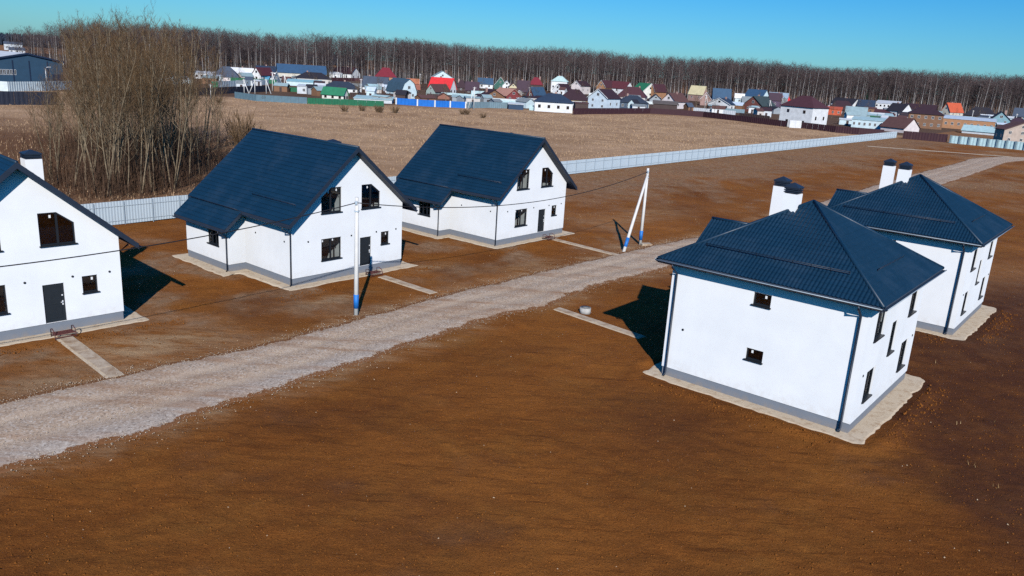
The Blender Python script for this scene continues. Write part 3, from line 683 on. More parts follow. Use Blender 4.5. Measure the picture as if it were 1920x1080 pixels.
# ------------------------------------------------------------------ gable houses
def make_gable_house(label):
    root = empty('gable_house', (0, 0, 0), 0, label, 'house', 'white gabled new houses with dark blue roofs')
    top = lambda x: GHR-GS*abs(x-GXR)+.08
    upL = [(2.35, 4.69), (4.03, 4.69), (4.03, 6.4), (3.18, 6.4), (2.35, 5.78)]
    upR = [(5.76, 4.69), (7.45, 4.69), (7.45, 5.78), (6.63, 6.4), (5.76, 6.4)]
    lowW = [(2.34, 1.44), (4.01, 1.44), (4.01, 2.93), (2.34, 2.93)]
    smW = [(7.57, 1.9), (8.34, 1.9), (8.34, 2.83), (7.57, 2.83)]
    dr = [(5.65, PL+.01), (6.67, PL+.01), (6.67, 2.63), (5.65, 2.63)]
    sdW = [(6.85, 1.63), (8.35, 1.63), (8.35, 3.1), (6.85, 3.1)]
    mb = MB()
    front = lambda p: (p[0], 0, p[1])
    mb.fill([[(0, PL), (GW, PL), (GW, top(GW)), (GXR, top(GXR)), (0, top(0))], upL, upR, lowW, smW, dr], front, inward=(0, .16, 0))
    back = lambda p: (p[0], GD, p[1])
    mb.fill([[(-GP, PL), (GW, PL), (GW, top(GW)), (GXR, top(GXR)), (-GP, top(-GP))]], back)
    mb.add([(GW, 0, PL), (GW, GD, PL), (GW, GD, top(GW)), (GW, 0, top(GW))], [(0, 1, 2, 3)])
    mb.add([(0, 0, PL), (0, GD1, PL), (0, GD1, top(0)), (0, 0, top(0))], [(0, 3, 2, 1)])
    mb.add([(-GP, GD1, PL), (0, GD1, PL), (0, GD1, top(0)), (-GP, GD1, top(-GP))], [(0, 1, 2, 3)])
    mb.fill([[(GD1, PL), (GD, PL), (GD, top(-GP)), (GD1, top(-GP))], sdW], lambda p: (-GP, p[0], p[1]), inward=(.16, 0, 0))
    mb.build('wall', MT['plaster'], root, recalc=False)
    q = MB(); i_ = .035
    q.prism([(i_, i_), (GW-i_, i_), (GW-i_, GD-i_), (-GP+i_, GD-i_), (-GP+i_, GD1+i_), (i_, GD1+i_)], lambda p: (p[0], p[1], -.1), lambda p: (p[0], p[1], PL+.004))
    q.build('plinth', MT['plinth'], root, recalc=True)
    # openings
    window(root, front, (0, -1, 0), upL, (3.18,), (), stickers=((2.95, 6.02), (3.62, 6.12)))
    window(root, front, (0, -1, 0), upR, (6.63,), (), stickers=((6.3, 6.1),))
    window(root, front, (0, -1, 0), lowW, (3.17,), (), stickers=((2.46, 2.7), (3.3, 2.7)))
    window(root, front, (0, -1, 0), smW, (), (), stickers=((8.05, 2.55),))
    window(root, lambda p: (-GP, p[0], p[1]), (-1, 0, 0), sdW, (7.35, 7.85), ())
    q = MB()                                                     # bare rooms behind the windows
    q.box((4.45, .2, PL+.02), (4.57, 4.6, 6.6)); q.box((4.6, 4.6, PL+.02), (GW-.1, 4.72, 4.7)); q.box((.06, 4.6, PL+.02), (4.44, 4.72, 4.4)); q.box((8.72, .2, 3.4), (8.84, 4.55, 5.2))
    q.box((-.0+.06, .18, 3.2), (GW-.06, GD-.1, 3.35)); q.build('inner_wall', MT['inner'], root)
    d = MB(); d.box((5.66, .07, PL+.02), (6.66, .12, 2.62)); D = d.build('door', MT['door'], root)
    d = MB()
    for z0, z1 in ((.75, 1.35), (1.5, 2.45)): d.box((5.83, .055, z0), (6.5, .072, z1))
    d.build('door_panel', MT['door'], D)
    d = MB(); d.tube([(6.56, .06, 1.58), (6.56, .0, 1.58), (6.45, .0, 1.58)], .016, 6); d.box((6.53, .055, 1.42), (6.59, .07, 1.66)); d.build('door_handle', MT['white_bit'], D)
    d = MB(); d.box((6.53, .052, 1.92), (6.59, .07, 1.99)); d.build('door_lock', MT['white_bit'], D)
    for x in (1.27, 4.87, 7.12, 8.98): outlet(root, (x, 0, 2.9), (0, -1, 0))
    for y in (.83, 4.25): outlet(root, (0, y, 2.92), (-1, 0, 0))
    # roof: solid slabs, tile sheets on top
    of, ob, ovl, ovr = .68, .84, .6, .80
    rt = lambda x: GHR-GS*abs(x-GXR)+.27; rb = lambda x: GHR-GS*abs(x-GXR)+.03
    r_ = MB()
    pr = [(-ovl, rb(-ovl)), (GXR, rb(GXR)), (GW+ovr, rb(GW+ovr)), (GW+ovr, rt(GW+ovr)), (GXR, rt(GXR)), (-ovl, rt(-ovl))]
    r_.prism(pr, lambda p: (p[0], -of, p[1]), lambda p: (p[0], GD+ob, p[1]))
    xe = -GP-ovl; yb0, yb1 = GD1-of, GD+.52
    pr = [(xe, rb(xe)-.03), (-ovl+.1, rb(-ovl+.1)-.03), (-ovl+.1, rt(-ovl+.1)-.05), (xe, rt(xe)-.05)]
    r_.prism(pr, lambda p: (p[0], yb0, p[1]), lambda p: (p[0], yb1, p[1]))
    roof = r_.build('roof', MT['soffit'], root, recalc=True)
    sl_ = math.hypot(1, GS); L1 = (GXR+ovl)*sl_; up = Vector((1, 0, GS)).normalized()
    Ll = GD+of+ob
    tile_sheet((-ovl-.02*0, GD+ob, rt(-ovl)+.006), (0, -1, 0), up, [(0, 0), (Ll, 0), (Ll, L1), (0, L1)], MT['roof'], 'roof_tiles', roof, spw=4, amp=.018, step=.030)
    L2 = (xe*-1-ovl)*sl_
    tile_sheet((xe, yb1, rt(xe)-.045), (0, -1, 0), up, [(0, 0), (yb1-yb0, 0), (yb1-yb0, L2+.02), (0, L2+.02)], MT['roof'], 'roof_tiles', roof, spw=4, amp=.018, step=.030)
    upr = Vector((-1, 0, GS)).normalized(); L3 = (GW+ovr-GXR)*sl_
    tile_sheet((GW+ovr, -of, rt(GW+ovr)+.006), (0, 1, 0), upr, [(0, 0), (Ll, 0), (Ll, L3), (0, L3)], MT['roof'], 'roof_tiles', roof, spw=4, amp=.018, step=.030)
    k = MB(); k.tube([(GXR, -of-.02, rt(GXR)+.02), (GXR, GD+ob+.02, rt(GXR)+.02)], .09, 10); k.build('ridge_cap', MT['roof'], roof)
    bbs = []                                                     # barge boards, one object each
    def bb(pr, y0, y1):
        k = MB(); k.prism(pr, lambda p: (p[0], y0, p[1]), lambda p: (p[0], y1, p[1])); k.build('barge_board', MT['trim'], roof, recalc=True)
    for y0, y1 in ((-of-.03, -of-.003), (GD+ob+.003, GD+ob+.03)):
        bb([(-ovl, rb(-ovl)-.04), (GXR, rb(GXR)-.04), (GXR, rt(GXR)+.05), (-ovl, rt(-ovl)+.05)], y0, y1)
        bb([(GXR+.002, rb(GXR)-.04), (GW+ovr, rb(GW+ovr)-.04), (GW+ovr, rt(GW+ovr)+.05), (GXR+.002, rt(GXR)+.05)], y0, y1)
    bb([(xe, rb(xe)-.04), (-ovl, rb(-ovl)-.04), (-ovl, rt(-ovl)-.01), (xe, rt(xe)-.01)], yb0-.028, yb0-.002)
    bb([(xe, rb(xe)-.04), (-ovl, rb(-ovl)-.04), (-ovl, rt(-ovl)-.01), (xe, rt(xe)-.01)], yb1+.002, yb1+.028)
    nn = Vector((-GS, 0, 1))
    def onroof(x, dz=0): return rt(x)+dz
    x = .55; snow_guard(roof, (x, .2, rt(x)), (x, GD1-.3, rt(x)), nn, 6)
    x = -.62; snow_guard(roof, (x, yb0+.35, rt(x)-.03), (x, yb1-.25, rt(x)-.03), nn, 7)
    gutter(root, (-ovl-.085, -of+.02, rb(-ovl)+.10), (-ovl-.085, yb0-.06, rb(-ovl)+.10), (-1, 0, 0))
    gutter(root, (xe-.085, yb0+.03, rb(xe)+.06), (xe-.085, yb1-.03, rb(xe)+.06), (-1, 0, 0))
    gutter(root, (GW+ovr+.085, -of+.02, rb(GW+ovr)+.10), (GW+ovr+.085, GD+ob-.03, rb(GW+ovr)+.10), (1, 0, 0))
    zg = rb(-ovl)+.03
    downpipe(root, [(-ovl-.085, .02, zg), (-ovl-.085, .02, zg-.15), (-.09, .02, zg-.55), (-.09, .02, .16), (-.2, -.03, .08)])
    zg = rb(xe)
    downpipe(root, [(xe-.085, GD1+.1, zg), (xe-.085, GD1+.1, zg-.12), (-GP-.09, GD1+.1, zg-.5), (-GP-.09, GD1+.1, .16), (-GP-.2, GD1+.05, .08)])
    zg = rb(GW+ovr)+.03
    downpipe(root, [(GW+ovr+.085, 1.1, zg), (GW+ovr+.085, 1.1, zg-.15), (GW+.09, 1.1, zg-.7), (GW+.09, 1.1, .16), (GW+.2, 1.0, .08)])
    chimney(root, 7.1, 5.0, 6.3, 8.52, .85, .85, .5)
    return root
GL = ['white gabled house cut by the left edge, a chimney showing behind its roof', 'white gabled house standing behind the single concrete pole with the blue band', 'white gabled house farthest along the row, left of the two legged concrete pole']
g0 = make_gable_house(GL[0])
for i, h in enumerate(HOUSES_G):
    o = g0 if i == 0 else copy_tree(g0)
    o.location = (h[0], h[1], 0); o.rotation_euler = (0, 0, R(h[2])); o['label'] = GL[i]

# ------------------------------------------------------------------ hipped houses
def make_hip_house(label):
    root = empty('hipped_house', (0, 0, 0), 0, label, 'house', 'white two storey new houses with hipped blue roofs')
    zt = HE-.19
    rc = lambda x0, z0, x1, z1: [(x0, z0), (x1, z0), (x1, z1), (x0, z1)]
    ab = [rc(4.32, 4.87, 5.18, 5.47), rc(4.35, 2.13, 5.19, 2.7)]
    bc = [rc(1.33, 4.10, 2.78, 5.46), rc(7.2, 4.08, 8.6, 5.44), rc(4.33, 2.70, 5.38, 4.34), rc(7.08, 1.13, 8.5, 2.66), rc(1.3, 1.16, 2.65, 2.63)]
    fa = lambda p: (p[0], 0, p[1]); fb = lambda p: (HW, p[0], p[1])
    mb = MB()
    mb.fill([rc(0, PL-.05, HW, zt)]+ab, fa, inward=(0, .16, 0))
    mb.fill([rc(0, PL-.05, HD, zt)]+bc, fb, inward=(-.16, 0, 0))
    P0 = PL-.05
    mb.add([(0, HD, P0), (HW, HD, P0), (HW, HD, zt), (0, HD, zt)], [(0, 3, 2, 1)])
    mb.add([(0, 0, P0), (0, HD, P0), (0, HD, zt), (0, 0, zt)], [(0, 3, 2, 1)])
    # shallow projecting bay with its own small gable on the left side
    y0, y1, ym, zr, bx = 4.3, 7.05, 5.68, 7.5, -.42
    g = [(y0, P0), (y1, P0), (y1, 6.2), (ym, 7.2), (y0, 6.2)]
    mb.add([(bx, p[0], p[1]) for p in g], [(4, 3, 2, 1, 0)])
    for y in (y0, y1): mb.add([(bx, y, P0), (0, y, P0), (0, y, 6.2), (bx, y, 6.2)], [(0, 1, 2, 3)])
    mb.build('wall', MT['plaster'], root)
    q = MB(); i_ = .035; q.box((i_, i_, -.1), (HW-i_, HD-i_, P0+.004)); q.box((bx+i_, y0+i_, -.1), (i_, y1-i_, P0+.004)); q.build('plinth', MT['plinth'], root)
    for i, o in enumerate(ab): window(root, fa, (0, -1, 0), o, (), (), stickers=((o[1][0]-.34, o[2][1]-.24),) if i == 0 else ((o[0][0]+.22, o[2][1]-.24),))
    for o in bc: window(root, fb, (1, 0, 0), o, ((o[0][0]+o[1][0])/2,) if o[1][0]-o[0][0] > 1.2 else (), ())
    d = MB(); d.box((bx-.03, 5.2, P0+.02), (bx-.002, 6.2, P0+2.15)); d.build('door', MT['door'], root)
    outlet(root, (.95, 0, 2.7), (0, -1, 0)); outlet(root, (HW, .64, 2.64), (1, 0, 0)); outlet(root, (HW, 9.12, 2.62), (1, 0, 0))
    # roof
    o = HO; r_ = MB()
    r_.box((-o, -o, zt), (HW+o, HD+o, HE-.02))
    ap = Vector((HW/2, HD/2, HA)); C = [Vector((-o, -o, HE)), Vector((HW+o, -o, HE)), Vector((HW+o, HD+o, HE)), Vector((-o, HD+o, HE))]
    lo = Vector((0, 0, -.02))
    r_.add([c_+lo for c_ in C]+[ap+lo], [(0, 1, 4), (1, 2, 4), (2, 3, 4), (3, 0, 4)])
    roof = r_.build('roof', MT['soffit_grey'], root)
    for i in range(4):
        a, b_ = C[i], C[(i+1) % 4]; U = (b_-a); L = U.length; U = U/L
        foot = a+U*((ap-a).dot(U)); V = ap-foot; hv = V.length; ua = (foot-a).length
        tile_sheet(a, U, V, [(0, 0), (L, 0), (ua, hv)], MT['roof'], 'roof_tiles', roof, spw=6, amp=.046, step=.014, lift=.01)
    k = MB()
    for c_ in C: k.tube([c_+Vector((0, 0, .03)), ap+Vector((0, 0, .04))], .085, 8)
    k.build('hip_cap', MT['roof'], roof)
    # gablet over the bay
    k_ = (HA-HE)/(HW/2+o); xr_ = (zr-HE)/k_-o; ye0, ye1, ze = 3.95, 7.41, 6.27; xe = (ze-HE)/k_-o
    gb = MB()
    A = Vector((-.87, ye0, ze)); B = Vector((-.87, ym, zr)); Cc = Vector((-.87, ye1, ze)); Dd = Vector((xr_, ym, zr)); E = Vector((xe, ye0, ze)); F = Vector((xe, ye1, ze))
    dn = Vector((0, 0, -.16))
    gb.add([A, B, Cc, A+dn, B+dn, Cc+dn, E+dn, Dd+dn, F+dn], [(0, 1, 4, 3), (1, 2, 5, 4), (3, 4, 7, 6), (4, 5, 8, 7)])
    G_ = gb.build('gablet_roof', MT['soffit'], roof)
    up = (B-A); hv = up.length
    tile_sheet(A, (1, 0, 0), up, [(0, 0), ((E-A).x, 0), ((Dd-A).x, hv), (0, hv)], MT['roof'], 'roof_tiles', roof, spw=6, amp=.046, step=.014, lift=.005)
    up2 = (B-Cc)
    tile_sheet(F, (-1, 0, 0), up2, [(0, 0), ((F-Cc).x, 0), ((F-Cc).x, hv), ((F.x-Dd.x), hv)], MT['roof'], 'roof_tiles', roof, spw=6, amp=.046, step=.014, lift=.005)
    k = MB(); k.tube([B+Vector((-.02, 0, .03)), Dd+Vector((0, 0, .03))], .085, 8); k.build('ridge_cap', MT['roof'], roof)
    # snow guards near the eaves of the two slopes in view
    nz = Vector((0, -k_, 1)); y = .72; z = HE+(y+o)*k_+.03; snow_guard(roof, (1.3, y, z), (HW-1.3, y, z), nz, 8)
    nx = Vector((k_, 0, 1)); x = HW-.72; snow_guard(roof, (x, 2.6, z), (x, 6.9, z), nx, 5)
    gz = HE-.06
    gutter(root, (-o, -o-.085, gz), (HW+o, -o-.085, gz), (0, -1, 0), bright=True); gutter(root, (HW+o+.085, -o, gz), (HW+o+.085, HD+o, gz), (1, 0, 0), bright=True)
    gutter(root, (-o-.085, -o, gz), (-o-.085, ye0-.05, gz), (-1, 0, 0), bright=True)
    for x, dx in ((.30, -.6), (HW-.36, -.55)):
        downpipe(root, [(x, -o-.085, gz-.06), (x, -o-.085, gz-.2), (x, -.10, gz-.62), (x, -.10, .22), (x, -.26, .09)], .055)
    chimney(root, 3.9, 4.25, 8.3, 9.72, .72, .72, .55)
    chimney(root, 1.9, 8.0, 7.0, 9.52, .72, .72, .55)
    return root
HL = ['white hipped roof house standing nearest, dark blue tiled roof in the right foreground', 'white hipped roof house partly hidden behind the nearest hipped roof, at the right edge']
h0 = make_hip_house(HL[0])
for i, h in enumerate(HOUSES_H):
    o = h0 if i == 0 else copy_tree(h0)
    o.location = (h[0], h[1], 0); o.rotation_euler = (0, 0, R(h[2])); o['label'] = HL[i]

# ------------------------------------------------------------------ sheet fence along the plots
def sheet_panel(L, H, name, mat, ribs=10, amp=.022, z0=.06):
    mb = MB(); prof = []
    for i in range(ribs):
        a = L*i/ribs; d = L/ribs
        prof += [(a+.02*0, 0), (a+d*.40, 0), (a+d*.50, -amp), (a+d*.90, -amp)]
    prof.append((L, 0)); n_ = len(prof)
    mb.add([(p[0], p[1], z0) for p in prof]+[(p[0], p[1], H) for p in prof], [(i, i+1, n_+i+1, n_+i) for i in range(n_-1)])
    return mb.mesh(name, mat)
FL = float(np.hypot(*(FENCE_B-FENCE_A))); NP = int(round(FL/2.5)); PLn = FL/NP
fence = empty('sheet_fence', (FENCE_A[0], FENCE_A[1], 0), math.atan2(FENCE_DIR[1], FENCE_DIR[0]), 'long pale blue grey profiled sheet fence running behind the gabled houses', 'fence')
pm = sheet_panel(PLn, 2.05, 'fence_panel', MT['sheet'])
q = MB(); q.box((-.013, -.10, -.1), (.013, -.05, 2.02)); pom = q.mesh('fence_post', MT['post'])
q = MB(); q.box((.02, -.055, 0), (PLn-.02, -.035, .04)); rm = q.mesh('fence_rail', MT['sheet'])
for i in range(NP):
    if True:
        link('fence_panel', pm, fence, (i*PLn, 0, random.uniform(-.008, .008))); link('fence_rail', rm, fence, (i*PLn, 0, .35)); link('fence_rail', rm, fence, (i*PLn, 0, 1.6))
    link('fence_post', pom, fence, (i*PLn, 0, 0))
link('fence_post', pom, fence, (FL, 0, 0))

# ------------------------------------------------------------------ power poles and cables
def pole(x, y, h, label, group=None, strut=None, band=True):
    root = empty('utility_pole', (x, y, 0), 0, label, 'pole', group)
    def shaft(name, a, b_):
        a = Vector(a); b_ = Vector(b_); L = (b_-a).length; u = (b_-a)/L
        mb = MB(); mb.tube([a-u*.3, a+u*L*.5, b_], [.15, .13, .105], 10); s_ = mb.build(name, MT['pole'], root)
        if band:
            mb = MB(); mb.tube([a+u*.42, a+u*1.28], .158, 10); mb.build('painted_band', MT['blue_paint'], s_)
    shaft('shaft', (0, 0, 0), (0, 0, h))
    if strut: shaft('strut', (strut[0]-x, strut[1]-y, 0), (.0, -.16, h-.55))
    mb = MB(); mb.tube([(-.12, -.1, h-.28), (.12, -.1, h-.28)], .03, 6); mb.box((-.06, -.2, h-.4), (.06, -.1, h-.2)); mb.box((-.13, -.13, h-.85), (.13, .13, h-.78)); mb.build('bracket', MT['post'], root)
    return root
P0_, P1_, P2_ = (-30.5, 20.2), (-9.3, 45.4), (11.45, 70.9)
pole(*P1_, 7.15, 'single concrete utility pole with blue band near its foot by the gravel road')
pole(*P2_, 6.95, 'two legged concrete utility pole with blue bands beside the gravel road', strut=(9.55, 67.5))
pole(*P0_, 7.1, 'concrete utility pole standing beyond the left edge of the view')
q = MB(); q.box((-.5, -.35, -.02), (.5, .35, .14)); tag(q.build('footing_slab', MT['concrete'], loc=(11.95, 70.8, 0), rot=(0, 0, .3)), 'pale concrete slab lying at the foot of the two legged pole', 'slab')
def cable(a, b_, sag, label):
    a = Vector(a); b_ = Vector(b_); pts = []
    for i in range(25):
        t = i/24; p = a.lerp(b_, t); p.z -= sag*4*t*(1-t); pts.append(p)
    mb = MB(); mb.tube(pts, .028, 5); tag(mb.build('power_cable', MT['cable']), label, 'cable', 'power cables strung between the poles')
cable((P0_[0], P0_[1]-.1, 6.75), (P1_[0], P1_[1]-.12, 6.85), 1.0, 'black power cable sagging across the leftmost gabled house to the single pole')
cable((P1_[0], P1_[1]-.12, 6.85), (P2_[0], P2_[1]-.12, 6.65), 1.35, 'black power cable sagging between the single pole and the two legged pole')

# well ring
MT['hatch'] = plain('dull_hatch_steel', (.17, .165, .16), .8, .2, 6)
MT['ringgrey'] = plain('grey_ring_concrete', (.40, .385, .365), .9, .2, 4)
root = empty('well_ring', (4.8, 48.75, 0), 0, 'short pale concrete well ring with a grey lid, right of the gravel road', 'well')
mb = MB()
mb.tube([(0, 0, -.1), (0, 0, .33)], .36, 24); mb.build('ring', MT['ringgrey'], root)
mb = MB(); mb.tube([(0, 0, .33), (0, 0, .36)], .32, 24); mb.build('lid', MT['hatch'], root)
mb = MB(); mb.tube([(0, 0, .36), (0, 0, .385)], .2, 16); mb.build('hatch', MT['hatch'], root)

# little step frames in front of the doors
def step_frame(h, label):
    a = R(h[2]); lx, ly = 6.15, -1.0
    x = h[0]+lx*math.cos(a)-ly*math.sin(a); y = h[1]+lx*math.sin(a)+ly*math.cos(a)
    root = empty('step_frame', (x, y, 0), a, label, 'doorstep frame', 'door step frames of dark red steel')
    for sx in (-.5, .5):
        mb = MB(); mb.tube([(sx, .32, .0), (sx, .32, .45), (sx, .1, .52), (sx, -.2, .42), (sx, -.32, .15), (sx, -.32, .0)], .025, 6); mb.build('side_loop', MT['rust'], root)
    for i in range(4):
        mb = MB(); y0 = -.26+i*.17; mb.box((-.49, y0, .22), (.49, y0+.05, .26)); mb.build('tread_bar', MT['rust'], root)
    mb = MB(); mb.bar((-.5, -.32, .1), (.5, -.32, .1), .04, .04); mb.bar((-.5, .32, .1), (.5, .32, .1), .04, .04); mb.build('cross_bar', MT['rust'], root)
step_frame(HOUSES_G[0], 'dark red steel step frame at the door of the leftmost gabled house')
step_frame(HOUSES_G[1], 'dark red steel step frame at the door behind the single concrete pole')
step_frame(HOUSES_G[2], 'dark red steel step frame at the door of the farthest gabled house')

